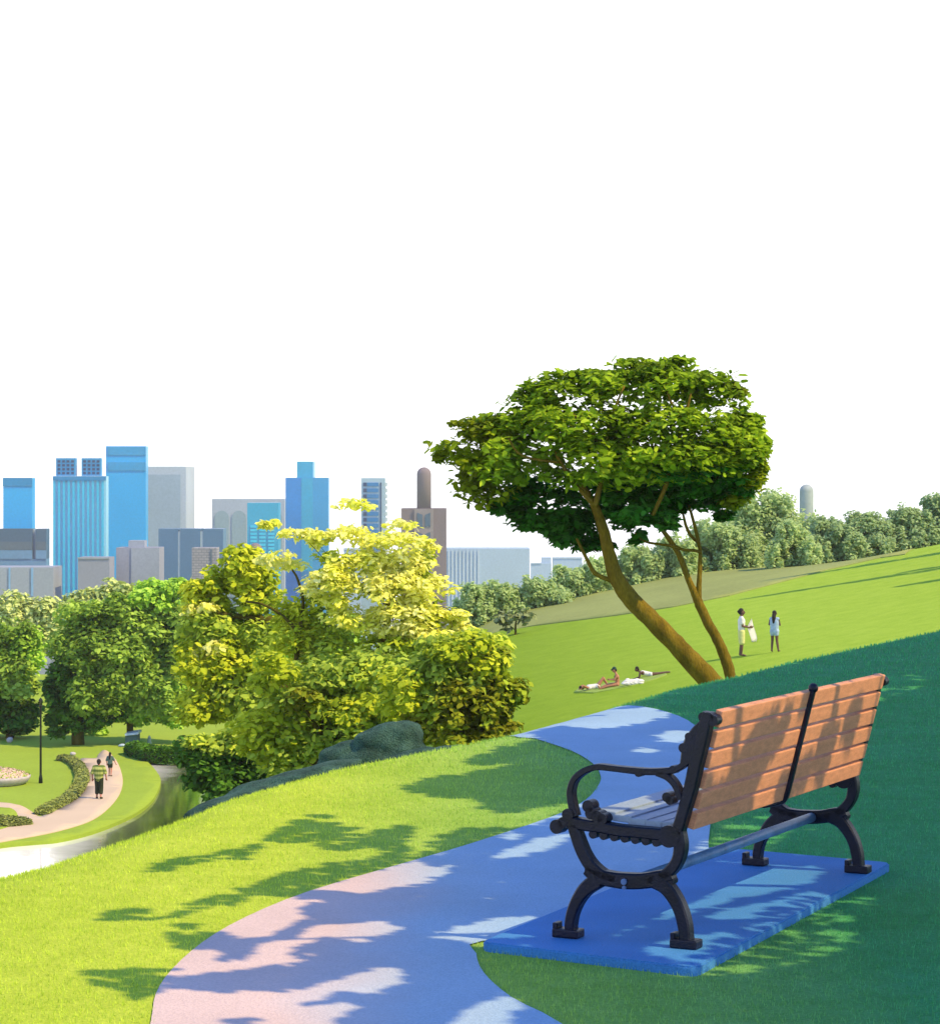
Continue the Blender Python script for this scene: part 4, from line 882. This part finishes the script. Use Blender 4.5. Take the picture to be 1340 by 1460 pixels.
# ================================================================== the city beyond
def bm_(name, cols, rough=.6, **kw):
    if cols[2]-cols[0] > 95: cols = (cols[0]*.55, cols[1]*1.1, cols[2]*1.02)
    return mat(name, C(cols[0]*.9, min(250, cols[1]*1.0), min(252, cols[2]*1.05), 1.08), rough, .05, .05, .12, 1.2, **kw)
class Block:
    """a building seen at picture columns, its front face Y metres away"""
    def __init__(self, label, Y, cat='building', xmid=0, name='tower_block'):
        self.Y = Y; X = (xmid-CX)/FPX*Y; self.base = gz(X, Y)-1
        self.root = empty(name, (X, Y+5, self.base), label, cat)
    def part(self, name, x0, x1, y0, m, dep=20, y1=None, out=0.0, parent=None):
        Y = self.Y; a = at(x0, y0, Y); b = at(x1, y0, Y); z0 = self.base if y1 is None else at(x0, y1, Y).z
        bm = bmesh.new(); abox(bm, a.x, b.x, Y-out, Y-out+dep, z0, a.z); return bobj(name, bm, m, parent or self.root)
    def proud(self, name, x0, x1, y0, y1, m, out=.35, parent=None, thick=.3):
        return self.part(name, x0, x1, y0, m, thick, y1, out, parent)
    def arch(self, name, x0, x1, y0, y1, m, out=.35, parent=None):
        """upright panel with a round head"""
        Y = self.Y; s = Y/FPX; c = at((x0+x1)/2, y0, Y); r = (x1-x0)/2*s; zb = self.base if y1 is None else at(x0, y1, Y).z
        prof = [(c.x-r, zb), (c.x+r, zb)]+[(c.x+r*math.cos(t), c.z-r+r*math.sin(t)) for t in [math.pi*k/12 for k in range(13)]]
        return self.prism(name, prof, m, Y-out, .3, parent)
    def prism(self, name, prof, m, y, dep, parent=None):
        bm = bmesh.new(); f = [bm.verts.new((px, y, pz)) for px, pz in prof]; k = [bm.verts.new((px, y+dep, pz)) for px, pz in prof]
        bm.faces.new(f); bm.faces.new(k[::-1])
        for i in range(len(f)): bm.faces.new((f[i-1], k[i-1], k[i], f[i]))
        fixn(bm); return bobj(name, bm, m, parent or self.root)
    def dome(self, name, x0, x1, y0, y1, m, parent=None):
        """round shaft with a domed head"""
        Y = self.Y; s = Y/FPX; c = at((x0+x1)/2, y0, Y); r = (x1-x0)/2*s; zb = self.base if y1 is None else at(x0, y1, Y).z
        bm = bmesh.new(); pts = [(c.x, Y+r, zb, r), (c.x, Y+r, c.z-r, r)]+[(c.x, Y+r, c.z-r+r*math.sin(t), r*math.cos(t)) for t in [math.pi/2*k/7 for k in range(1, 8)]]
        rings = [[bm.verts.new((px+max(rr, .01)*math.cos(a), py+max(rr, .01)*math.sin(a), pz)) for a in [2*math.pi*k/28 for k in range(28)]] for px, py, pz, rr in pts]
        for a, b in zip(rings, rings[1:]):
            for k in range(28): bm.faces.new((a[k], a[(k+1) % 28], b[(k+1) % 28], b[k]))
        bm.faces.new(rings[0][::-1]); bm.faces.new(rings[-1]); fixn(bm)
        return bobj(name, bm, m, parent or self.root, True)
cBlue = bm_('azure_glass', (46, 152, 224), .35); cBlueD = bm_('deep_azure_glass', (34, 122, 184), .35); cStripe = bm_('pale_azure_glass', (158, 210, 236), .4); cRib = bm_('azure_rib', (92, 174, 222), .5)
cMid = bm_('mid_blue_glass', (62, 136, 198), .35); cNavy = bm_('slate_blue_glass', (78, 116, 150), .4); cNavyD = bm_('dark_slate_glass', (70, 96, 118), .4); cNavyL = bm_('light_slate_glass', (112, 146, 174), .4); cGreyB = bm_('grey_band', (94, 106, 116), .7)
cGrey = bm_('warm_grey_wall', (160, 156, 170), .85); cGrey2 = bm_('brown_grey_wall', (152, 144, 160), .85); cLine = bm_('pale_blue_joint', (132, 166, 206), .6)
cPale = bm_('pale_grey_wall', (192, 190, 200), .8); cPanel = bm_('blue_grey_panel', (164, 172, 186), .6); cPink = bm_('pinkish_white_wall', (206, 204, 210), .8); cArch = bm_('grey_arch', (160, 174, 182), .7)
cSky = bm_('sky_blue_glass', (70, 152, 204), .35); cSkyL = bm_('pale_window_blue', (110, 186, 238), .3); cCob = bm_('cobalt_glass', (82, 142, 206), .35); cCobD = bm_('deep_cobalt_glass', (60, 126, 208), .35)
cWhite = bm_('white_grey_frame', (176, 190, 204), .7); cWin = bm_('window_blue', (58, 112, 178), .3); cWinD = bm_('window_navy', (30, 66, 108), .3)
cBrown = bm_('mauve_brown_wall', (134, 112, 114), .85); cBrownL = bm_('mauve_pier', (152, 132, 132), .85); cHaze = bm_('pale_lavender_wall', (186, 194, 216), .8); cRibL = bm_('lavender_rib', (206, 206, 222), .8); cTower = bm_('grey_concrete', (172, 170, 170), .85)
def bricks(name, a, b_, sc):
    m, nt, b = nodes(name); tc = N(nt, 'ShaderNodeTexCoord'); mp = N(nt, 'ShaderNodeMapping'); mp.inputs['Rotation'].default_value = (math.radians(90), 0, 0)
    nt.links.new(tc.outputs['Object'], mp.inputs['Vector']); br = N(nt, 'ShaderNodeTexBrick'); nt.links.new(mp.outputs['Vector'], br.inputs['Vector'])
    br.inputs['Color1'].default_value = c4(a); br.inputs['Color2'].default_value = c4(shade(a, .85)); br.inputs['Mortar'].default_value = c4(b_)
    br.inputs['Scale'].default_value = sc; br.inputs['Mortar Size'].default_value = .035; nt.links.new(br.outputs['Color'], b.inputs['Base Color']); b.inputs['Roughness'].default_value = .9; return m
cBrick = bricks('grey_brick', C(146, 148, 166, 1.15), C(108, 112, 130, 1.15), .28)

b = Block('short azure tower with a darker top band at the far left', 905, xmid=25, name='glass_tower')
b.part('wall', 4.5, 46, 681.5, cBlue, 6); b.proud('top_band', 4.2, 46.3, 681.2, 693, cBlueD)
b = Block('dark slate blue office block in front of the short azure tower at the far left', 890, xmid=20)

for x0, x1 in ((-60, 46.3), (51, 66)):
    b.part('wall', x0, x1, 754, cNavyD, 7, 797); b.proud('grey_band', x0, x1+.1, 772.5, 784, cGreyB); b.proud('lower_glazing', x0, x1+.1, 784.5, 796.8, cNavyL)
b.part('base_wall', -60, 66, 797, cNavyL, 7); b.part('link', 46.3, 51, 754.5, cPink, 3, 797, -2)  # pale link is a filler added for the bright gap
b = Block('low grey block with thin pale blue joints at the far left', 850, xmid=10)
b.part('wall', -60, 76, 809, cGrey, 18); b.proud('joint', 12.5, 15, 809.5, 850, cLine); b.proud('joint', 44.5, 47.5, 809.5, 850, cLine)
b = Block('wide pale striped tower carrying two small windowed blocks on its roof', 930, xmid=115, name='glass_tower')
w_ = b.part('wall', 76, 151.5, 679, cStripe, 6); b.proud('top_band', 75.8, 151.6, 678.8, 685, cBlueD, .9)
for k in range(11): b.proud('rib', 76+k*6.9, 79.2+k*6.9, 685.3, 900, cRib, .6)
for x0, x1 in ((78.5, 106.5), (115, 143)):
    r_ = b.part('roof_block', x0, x1, 653, cMid, 3.6, 678.6, -2)
    for i in range(4):
        for j in range(4): b.part('window', x0+2.6+i*6.4, x0+6.6+i*6.4, 656+j*5.6, cWinD, .4, 659.4+j*5.6, -1.8, r_)
b = Block('tallest bright azure tower with a flat plain top', 1000, xmid=180, name='glass_tower')
b.part('wall', 151, 208, 636, cBlue, 7); b.proud('top_band', 154, 207.8, 637, 649, cMid); b.proud('upper_band', 154, 207.8, 659, 671, cMid)
b = Block('broad pale grey tower framing a blue grey panel right of the tallest azure tower', 1040, xmid=240)
b.part('wall', 200, 265, 665, cPale, 33); b.proud('panel', 204, 257.5, 676.5, 860, cPanel)
b = Block('small plain grey block standing in front of the striped tower', 850, xmid=133); b.part('wall', 111, 156, 795, cGrey2, 12); b.proud('parapet', 110.7, 156.3, 794.6, 797, cGrey)
b = Block('brown grey block with a small rooftop penthouse below the tallest azure tower', 870, xmid=196)
b.part('wall', 165.5, 227, 781, cGrey2, 14); b.part('penthouse', 182, 205, 771, cGrey, 7, 781, -2); b.proud('pier', 187, 227.2, 781.4, 860, cGrey)
b = Block('group of three joined slate blue blocks with pale gaps right of the brown grey block', 930, xmid=270)
for x0, x1 in ((226, 254), (257, 286), (289.5, 318)): b.part('block', x0, x1, 754, cNavy, 12)
b.part('link', 254, 257, 758, cPink, 8, None, -.3); b.part('link', 286, 289.5, 758, cPink, 8, None, -.3)  # pale fillers added where bright sky shows between the blocks
b = Block('small grey brick block in front of the three joined slate blocks', 840, xmid=290); b.part('wall', 273.5, 309, 781, cBrick, 9); b.proud('pipe', 300.5, 302, 783, 850, cNavyD)
b = Block('pale grey block with tall arched panels behind the small blue block', 1090, xmid=355)
b.part('wall', 302, 406, 711.5, cPale, 20)
for x0, x1 in ((306, 326.5), (330.5, 351), (382, 402)): b.arch('arched_panel', x0, x1, 728, 860, cArch)
b = Block('small blue block with rows of pale windows in front of the arched grey block', 1010, xmid=375, name='glass_tower')
b.part('wall', 352.5, 397, 717, cSky, 12)
for j in range(8):
    for i in range(3): b.proud('window', 357+i*12.6, 366+i*12.6, 749+j*5.2, 752.4+j*5.2, cSkyL)
b = Block('small round topped mauve turret in front of the small blue block', 900, xmid=363, name='turret'); b.dome('shaft', 353, 373.5, 774.5, None, cBrown)
b = Block('stepped cobalt blue tower with a narrower upper block', 1060, xmid=437, name='glass_tower')
b.part('wall', 407, 468, 681, cCob, 9); b.part('upper_block', 423, 446, 658, cSky, 14, 681, -1); b.proud('glazing', 407.3, 429.5, 681.6, 860, cCobD); b.proud('glazing', 429.8, 446, 681.6, 860, cSky)
b = Block('slender white grey tower with stacked rows of blue windows', 1030, xmid=530)
b.part('wall', 515, 548.5, 681.5, cWhite, 14); b.proud('glazing_strip', 542.2, 543.8, 688, 830, cWinD)
for k in range(17):
    b.proud('window', 518, 523, 688+k*8.4, 693.4+k*8.4, cWinD); b.proud('window', 523.2, 539.5, 688+k*8.4, 693.4+k*8.4, cWin)
for k in range(17): b.part('balcony', 548.6, 551.5, 688+k*8.4, cPink, 8, 693.6+k*8.4, -2)
b = Block('mauve brown tower with a tall round topped pillar and arched windows', 980, xmid=604)
b.part('wall', 572, 636, 725, cBrown, 18); b.proud('pier', 590.5, 618, 725.6, 880, cBrownL, .8, None, .7)
b.dome('pillar', 594, 614.5, 666, 726, cBrown)
for y0, y1 in ((731, 752), (758.5, 780), (786, 808), (814, 836)):
    for x0, x1 in ((595, 602.5), (606, 613.5)): b.prism('window', [((x-CX)/FPX*b.Y, at(x, y, b.Y).z) for x, y in ((x0, y0 if x0 < 600 else y0+3), (x1, y0+3 if x0 < 600 else y0), (x1, y1), ((x0+x1)/2, y1-2), (x0, y1))][::-1], cNavyD, b.Y-1.1, .4)
b = Block('wide low lavender building with ribbed left half right of the mauve tower', 1120, xmid=696)
b.part('wall', 630, 755, 782, cHaze, 22)
for k in range(9): b.proud('rib', 638.5+k*5.3, 640.7+k*5.3, 785, 880, cRibL)
b = Block('low pale lavender building between the white grey tower and the yellow leaves', 1180, xmid=510); b.part('wall', 490, 540, 782, cHaze, 10); b.proud('parapet', 489.7, 540.3, 781.6, 784, cRibL)
b = Block('tiny pale lavender building with a step on its roof seen over the faded trees', 1200, xmid=775); b.part('wall', 757, 786, 803, cHaze, 8); b.part('roof_step', 772, 786, 795, cHaze, 6, 803, -1); b.proud('parapet', 756.8, 772, 802.4, 804, cRibL)
b = Block('tiny grey lavender building over the faded trees right of the stepped one', 1210, xmid=796); b.part('wall', 788, 830, 795, cHaze, 8); b.proud('parapet', 787.8, 830.2, 794.5, 796.5, cRibL)
b = Block('lone round topped grey tower rising behind the faded trees', 420, xmid=1151, name='round_tower'); b.dome('shaft', 1141, 1161, 690.5, None, cTower); b.dome('plinth', 1139, 1163, 752, None, cTower)

# ================================================================== people
def pose(**kw):
    J = dict(pelvis=(0,0,.93), chest=(0,.0,1.27), neck=(0,.0,1.47), head=(0,.02,1.6), hfw=(0,1,0), hup=(0,0,1),
             shl=(-.17,0,1.38), shr=(.17,0,1.38), ell=(-.21,-.02,1.11), elr=(.21,-.02,1.11), wrl=(-.2,.08,.88), wrr=(.2,.08,.88),
             hipl=(-.085,0,.88), hipr=(.085,0,.88), knl=(-.09,.01,.48), knr=(.09,.01,.48), anl=(-.09,-.02,.07), anr=(.09,-.02,.07), tol=(-.1,.15,.03), tor=(.1,.15,.03))
    J.update(kw); return J
def upto(a, b, t): return a.lerp(b, t)
def shirt(j, sl=.55, r=.018, hem=0.0, sleeves=True):
    p, c = j['pelvis'], j['chest']; w = j['shr']-j['shl']
    h = p+(c-p)*(-.05-hem)
    cp = [(h-w*.16, c-w*.2, .098+r, .112+r), (h+w*.16, c+w*.2, .098+r, .112+r), (h, c, .105+r, .12+r), (j['shl']+w*.08, j['shr']-w*.08, .06+r, .06+r)]
    if sleeves: cp += [(j['sh'+s], upto(j['sh'+s], j['el'+s], sl), .056+r, .05+r) for s in 'lr']
    return cp
def trousers(j, k=1.0, r=.016, low=None):
    cp = [(j['hipl'], j['hipr'], .1+r, .1+r), (j['pelvis'], j['pelvis']+(j['chest']-j['pelvis'])*.1, .1+r, .1+r)]
    for s in 'lr':
        h, kn, an = j['hip'+s], j['kn'+s], j['an'+s]
        if k <= 1: cp.append((h, upto(h, kn, k), .095+r, .075+r))
        else: cp += [(h, kn, .092+r, .066+r), (kn, upto(kn, an, k-1), .066+r, .062+r)]
    return cp
def shoes(j, r=.012): return [(j['an'+s]-Vector((0, 0, .03)), j['to'+s], .044+r*.5, .036+r*.5) for s in 'lr']
def hair_short(j):
    h, f, u = j['head'], j['hfw'].normalized(), j['hup'].normalized()
    return [(h-f*.03+u*.04, h-f*.035+u*.05, .098, .098), (h-f*.06-u*.03, h-f*.055-u*.05, .075, .06)]
def hair_bun(j):
    h, f, u = j['head'], j['hfw'].normalized(), j['hup'].normalized()
    return hair_short(j)+[(h-f*.12+u*.02, h-f*.13+u*.015, .055, .05)]
def hair_long(j):
    h, f, u = j['head'], j['hfw'].normalized(), j['hup'].normalized(); b = j['neck']-j['chest']
    return hair_short(j)+[(h-f*.07-u*.02, j['neck']-f*.10-b*.1, .085, .085), (j['neck']-f*.1-b*.1, j['chest']-f*.12-b*.15, .085, .05)]
def setp(p, ang, sc, ydir=None): return p, (0, 0, ang), sc
def face(ang): return math.radians(ang)          # 0 looks away from the camera, -90 to the right, 90 to the left

# girl holding a white cloth, seen from her right... standing in the meadow
p = ray_meadow(1057, 936); H = (936-868)*p.y/FPX; sc_ = H/1.72
g1 = person('girl with short dark hair in white top and pale yellow shorts holding a white cloth', p, (0, 0, face(-90)), sc_,
  pose(elr=(.2,.02,1.1), wrr=(.13,.26,1.05), ell=(-.2,.03,1.11), wrl=(-.09,.3,1.06), hdr=(-.2,1,.05), hdl=(.2,1,.05), hsr=(0,.2,1), hsl=(0,.2,1), anl=(-.09,-.05,.07), tol=(-.1,.11,.03)),
  M_dskin, lambda j: [('shirt', shirt(j, .6), M_white), ('shorts', trousers(j, .92, .03), M_lime)], hair_bun)
# the cloth: a folded sheet hanging from the hands
M_cloth = mat('white_sheet_cloth', (.82, .82, .86), .9, 6, .06)
s = p.y/FPX; bm = bmesh.new()
prof = [(1071,882),(1075,893),(1079,908),(1081,915),(1079,915.5),(1075,916),(1071,915),(1069,907),(1066,902),(1064,897),(1065,892),(1068,887)]
nr_ = 9; cols_ = []
for k in range(nr_):
    t = k/(nr_-1); row = []
    yy = 881.5+t*34
    xl = np.interp(yy, [881, 887, 893, 900, 908, 916], [1071, 1067.5, 1064, 1066, 1069, 1071]); xr = np.interp(yy, [881, 893, 908, 914, 916], [1071.6, 1075, 1079.5, 1080.5, 1078])
    for i in range(9):
        f = i/8; q = at(xl+(xr-xl)*f, yy, p.y); row.append(bm.verts.new((q.x, q.y-.04+(f-.5)*.3+.03*math.sin(f*8+t*2.2)*(.3+.7*t), q.z)))
    cols_.append(row)
for a, c in zip(cols_, cols_[1:]):
    for i in range(8): bm.faces.new((a[i], a[i+1], c[i+1], c[i]))
ex = bmesh.ops.solidify(bm, geom=list(bm.faces), thickness=.008); fixn(bm)
tag(bobj('cloth', bm, M_cloth, None, True), 'white cloth held up in the hands of the girl in pale yellow shorts', 'cloth')
p = ray_meadow(1104, 930); H = (930-871)*p.y/FPX
person('girl with long dark hair in a short pale blue playsuit seen from behind', p, (0, 0, face(-25)), H/1.72,
  pose(knl=(-.1,.02,.48), anl=(-.11,-.03,.07), tol=(-.13,.13,.03), knr=(.11,.0,.48), anr=(.18,-.03,.07), tor=(.21,.13,.03), ell=(-.24,.04,1.14), wrl=(-.12,.2,1.26), elr=(.21,.08,1.13), wrr=(.1,.2,1.25), hdl=(.4,.4,.8), hdr=(-.4,.4,.8)),
  M_dskin, lambda j: [('top', shirt(j, .2, .02, .15, False), M_lblue), ('shorts', trousers(j, .32, .022), M_lblue)], hair_long)
# walkers on the cream path
M_green = mat('green_dark_shirt', C(66, 104, 58, 1.4), .9, 9, .2); M_shorts = mat('dark_olive_shorts', C(44, 54, 32, 1.4), .9, 9, .2); M_pinkskin = mat('ruddy_skin', (.42, .17, .12), .6, 9, .1)
M_str, nt, bb = nodes('striped_polo'); g = N(nt, 'ShaderNodeTexCoord'); sp = N(nt, 'ShaderNodeSeparateXYZ'); nt.links.new(g.outputs['Object'], sp.inputs[0])
wv = N(nt, 'ShaderNodeMath', operation='MULTIPLY'); wv.inputs[1].default_value = 2*math.pi/.21; nt.links.new(sp.outputs['Z'], wv.inputs[0])
sn = N(nt, 'ShaderNodeMath', operation='SINE'); nt.links.new(wv.outputs[0], sn.inputs[0]); rr = ramp(nt, [(.42, C(196, 206, 116, 1.5)), (.58, C(118, 140, 62, 1.5))])
nt.links.new(mrange(sn.outputs[0], -1, 1), rr.inputs['Fac']); nt.links.new(rr.outputs['Color'], bb.inputs['Base Color']); bb.inputs['Roughness'].default_value = .9
p = vg(141, 1139, VZ+.03); H = (1139-1083)*p.y/FPX
person('man in striped olive polo and dark cropped trousers walking away along the cream path', p, (0, 0, face(-6)), H/1.72,
  pose(shl=(-.2,0,1.38), shr=(.2,0,1.38), ell=(-.29,-.03,1.12), elr=(.29,0,1.13), wrl=(-.3,.05,.88), wrr=(.31,.08,.9), anl=(-.11,.07,.07), tol=(-.13,.24,.03), knl=(-.1,.1,.48), anr=(.12,-.16,.1), knr=(.1,.02,.48), tor=(.14,.0,.03)),
  M_pinkskin, lambda j: [('polo_shirt', shirt(j, .95, .035, .12), M_str), ('trousers', trousers(j, 1.55, .03), M_shorts), ('shoes', shoes(j), M_shorts)], hair_short)
p = vg(157, 1107, VZ+.03); H = (1107-1073)*p.y/FPX
person('small walker with long dark hair and blue grey top further along the cream path', p, (0, 0, face(-8)), H/1.72,
  pose(ell=(-.26,-.06,1.13), elr=(.3,.0,1.14), wrl=(-.24,.0,.9), wrr=(.4,.06,.92), anl=(-.1,.1,.07), tol=(-.11,.26,.03), knl=(-.09,.12,.48), anr=(.1,-.12,.09), tor=(.12,.03,.03)),
  M_pinkskin, lambda j: [('top', shirt(j, .9, .025, .05), mat('blue_grey_top', C(92, 120, 112, 1.4), .9, 9, .2)), ('shorts', trousers(j, .5, .02), M_shorts), ('shoes', shoes(j), M_shorts)], hair_long)
# sunbathers: seated local frames use +Y as the way the legs point, z = 0 on the ground
M_bik = mat('dark_swimwear', (.012, .015, .014), .8, 9, .2); M_cap = mat('dark_teal_cap', C(40, 72, 66, 1.3), .8, 9, .2)
def slope_rot(p, ang):
    """stand a figure on the slope of the meadow, turned by ang"""
    e = .4; zx = (gz(p.x+e, p.y)-gz(p.x-e, p.y))/(2*e); zy = (gz(p.x, p.y+e)-gz(p.x, p.y-e))/(2*e)
    n = Vector((-zx, -zy, 1)).normalized(); q = Vector((0, 0, 1)).rotation_difference(n).to_matrix() @ Matrix.Rotation(ang, 3, 'Z')
    return q.to_euler()
p = ray_meadow(881, 979); H = (979-951)*p.y/FPX; sA = H/.93
person('woman with dark cap sitting upright on the blanket with her legs stretched out', p, slope_rot(p, face(90)), sA,
  dict(pelvis=(0,0,.13), chest=(0,-.04,.47), neck=(0,-.02,.67), head=(0,.03,.8), hfw=(0,1,-.25), hup=(0,.25,1), shl=(-.17,-.03,.58), shr=(.17,-.03,.58),
       ell=(-.2,.1,.36), elr=(.22,.06,.36), wrl=(-.1,.31,.4), wrr=(.12,.29,.38), hdl=(.2,1,.2), hdr=(-.2,1,.2), hsl=(0,.2,1), hsr=(0,.2,1), hipl=(-.09,.02,.11), hipr=(.09,.02,.11),
       knl=(-.12,.44,.13), knr=(.14,.46,.17), anl=(-.1,.84,.07), anr=(.1,.86,.08), tol=(-.12,.9,.2), tor=(.13,.92,.2)),
  M_skin, lambda j: [('bikini_top', [(j['chest']+Vector((-.09,.06,.0)), j['chest']+Vector((.09,.06,.0)), .075, .075)], M_bik), ('cap', [(j['head']+Vector((0,-.02,.06)), j['head']+Vector((0,-.02,.07)), .1, .1), (j['head']+Vector((0,.06,.05)), j['head']+Vector((0,.13,.03)), .05, .03)], M_cap)], hair_short)
p = ray_meadow(830, 987); sB = 1.02*sA
person('woman lying on her back with bent knees at the left end of the blanket', p, slope_rot(p, face(-78)), sB,
  dict(pelvis=(0,.72,.13), chest=(0,.35,.15), neck=(0,.17,.2), head=(0,.04,.24), hfw=(0,.35,1), hup=(0,-1,.35), shl=(-.17,.26,.16), shr=(.17,.26,.16),
       ell=(-.3,.0,.24), elr=(.34,.06,.3), wrl=(-.14,-.08,.14), wrr=(.16,-.07,.16), hdl=(1,0,.1), hdr=(-1,0,.1), hsl=(0,-1,0), hsr=(0,-1,0), hipl=(-.09,.77,.12), hipr=(.09,.77,.12),
       knl=(-.1,1.13,.42), knr=(.1,1.1,.45), anl=(-.1,1.28,.07), anr=(.1,1.25,.07), tol=(-.11,1.42,.03), tor=(.11,1.4,.03)),
  M_skin, lambda j: [('swimsuit', [(j['pelvis'], j['chest'], .118, .132), (j['chest']-Vector((.07,0,0)), j['chest']+Vector((.07,0,0)), .115, .115), (j['hipl'], j['hipr'], .108, .108)], M_white)], hair_short)
p = ray_meadow(912, 968)
person('woman lying propped on her elbows at the right end of the blanket', p, slope_rot(p, face(88)), sA*.95,
  dict(pelvis=(0,-.55,.13), chest=(0,-.2,.27), neck=(0,-.04,.38), head=(0,.06,.5), hfw=(0,1,-.2), hup=(0,.2,1), shl=(-.18,-.09,.32), shr=(.18,-.09,.32),
       ell=(-.2,.02,.07), elr=(.2,.02,.07), wrl=(-.1,.24,.05), wrr=(.1,.24,.05), hsl=(1,0,0), hsr=(-1,0,0), hipl=(-.09,-.6,.12), hipr=(.09,-.6,.12),
       knl=(-.1,-1.02,.08), knr=(.1,-1.0,.08), anl=(-.09,-1.42,.07), anr=(.1,-1.4,.07), tol=(-.1,-1.55,.05), tor=(.11,-1.54,.05)),
  M_dskin, lambda j: [('swimsuit', [(j['pelvis'], j['chest'], .116, .126), (j['hipl'], j['hipr'], .106, .106)], M_white)], hair_short)
M_blk = mat('pale_green_blanket', C(160, 192, 84, 1.6), .95, 3, .12, bump=.1)
bl = [ray_meadow(x, y) for x, y in ((818,988),(846,989),(900,979),(930,971),(951,963),(949,961),(918,966),(870,974),(824,983))]
tag(sheet('blanket', [q[:2] for q in bl], lambda x, y: gz(x, y)+.035, .15, M_blk, None, .06), 'long pale green picnic blanket spread under the three sunbathers', 'blanket')
p = ray_meadow(902, 977); bm = bmesh.new(); rr_ = random.Random(4)
for k in range(9):
    x = 891+k*2.7; q = at(x, 973-k*.35+rr_.uniform(-1.5, 1), p.y-.1); ball(bm, q, rr_.uniform(.05, .11), (1.6, 1.2, .7), 10)
    q.z -= .07; ball(bm, q, .1, (1.5, 1.3, .6), 10); q.x += rr_.uniform(-.2, .2); q.z += rr_.uniform(0, .13); ball(bm, q, .05, (1.8, .8, 1), 8)
tag(fuse('towel', bm, .013, M_white, None), 'crumpled white towel heaped behind the seated woman', 'towel')

# ================================================================== short mown blades on the near hill
def blades():
    out = []
    for y0, y1, dens, ht, wd in ((7.0, 10.5, 4200, .020, .0032), (10.5, 15, 2100, .022, .0045), (15, 22, 900, .026, .007), (22, 36, 260, .034, .012)):
        n = int(dens*(y1-y0)*(y1+y0)/2*.46)
        Y = np.sqrt(rng.uniform(y0*y0, y1*y1, n)); u = rng.uniform(-60, 1600, n); X = (u-CX)/FPX*Y
        q = np.c_[X, Y]; k = ~inside(q+rng.normal(size=q.shape)*.009, np.array([p[:2] for p in PATHPOLY])); k &= ~inside(q, np.array([p[:2] for p in SLABPOLY]))
        q = q[k]; z = ground(q[:,0], q[:,1]); keep = z > -1.2; q = q[keep]; z = z[keep]; n = len(q)
        a = rng.uniform(0, 2*np.pi, n); t = rng.uniform(.1, .9, n); h = ht*rng.uniform(.6, 1.25, n)
        lean = np.c_[np.cos(a)*np.sin(t), np.sin(a)*np.sin(t), np.cos(t)]; sd = np.c_[-np.sin(a), np.cos(a), np.zeros(n)]*wd*.5
        b0 = np.c_[q, z-.002]; out.append(np.stack([b0-sd, b0+sd, b0+lean*h[:,None]], 1))
    V = np.concatenate(out); n = len(V)
    me = bpy.data.meshes.new('grass'); me.vertices.add(n*3); me.vertices.foreach_set('co', V.reshape(-1).astype(np.float32))
    me.loops.add(n*3); me.loops.foreach_set('vertex_index', np.arange(n*3, dtype=np.int32))
    me.polygons.add(n); me.polygons.foreach_set('loop_start', np.arange(n, dtype=np.int32)*3); me.polygons.foreach_set('loop_total', np.full(n, 3, np.int32)); me.update(calc_edges=True)
    return link('grass', me, M_blade)
M_blade = M_grass.copy(); M_blade.name = 'grass_blade'
_nt = M_blade.node_tree; _b = _nt.nodes['Principled BSDF']; _src = _b.inputs['Base Color'].links[0].from_socket
for l in list(_b.inputs['Normal'].links): _nt.links.remove(l)
_g = N(_nt, 'ShaderNodeNewGeometry'); _r = ramp(_nt, [(0, (1.2, 1.2, 1.1)), (1, (1.75, 1.7, 1.8))]); _nt.links.new(_g.outputs['Random Per Island'], _r.inputs['Fac'])
_x = N(_nt, 'ShaderNodeMix', data_type='RGBA', blend_type='MULTIPLY'); _x.inputs[0].default_value = 1
_nt.links.new(_src, _x.inputs[6]); _nt.links.new(_r.outputs['Color'], _x.inputs[7]); _nt.links.new(_x.outputs[2], _b.inputs['Base Color'])
_t = N(_nt, 'ShaderNodeBsdfTranslucent'); _nt.links.new(_x.outputs[2], _t.inputs['Color']); _m = N(_nt, 'ShaderNodeMixShader'); _m.inputs[0].default_value = .45
_nt.links.new(_b.outputs[0], _m.inputs[1]); _nt.links.new(_t.outputs[0], _m.inputs[2]); _nt.links.new(_m.outputs[0], _nt.nodes['Material Output'].inputs['Surface'])
tag(blades(), 'short mown yellow green grass blades on the near hill', 'grass', kind='stuff')

# ================================================================== the air
HAZE = 0.00013
hz = bpy.data.materials.new('summer_haze'); hz.use_nodes = True; _nt = hz.node_tree; _nt.nodes.clear()
_o = N(_nt, 'ShaderNodeOutputMaterial'); _v = N(_nt, 'ShaderNodeVolumePrincipled'); _v.inputs['Color'].default_value = (.96, .97, 1, 1); _v.inputs['Density'].default_value = HAZE
_nt.links.new(_v.outputs[0], _o.inputs['Volume'])
zlo = float(V_GROUND_MIN)-1; bm = bmesh.new(); abox(bm, -2600, 3600, -60, 2700, zlo, 30)
tag(bobj('haze', bm, hz), 'thin pale summer haze over the park and the city', 'haze', kind='stuff')
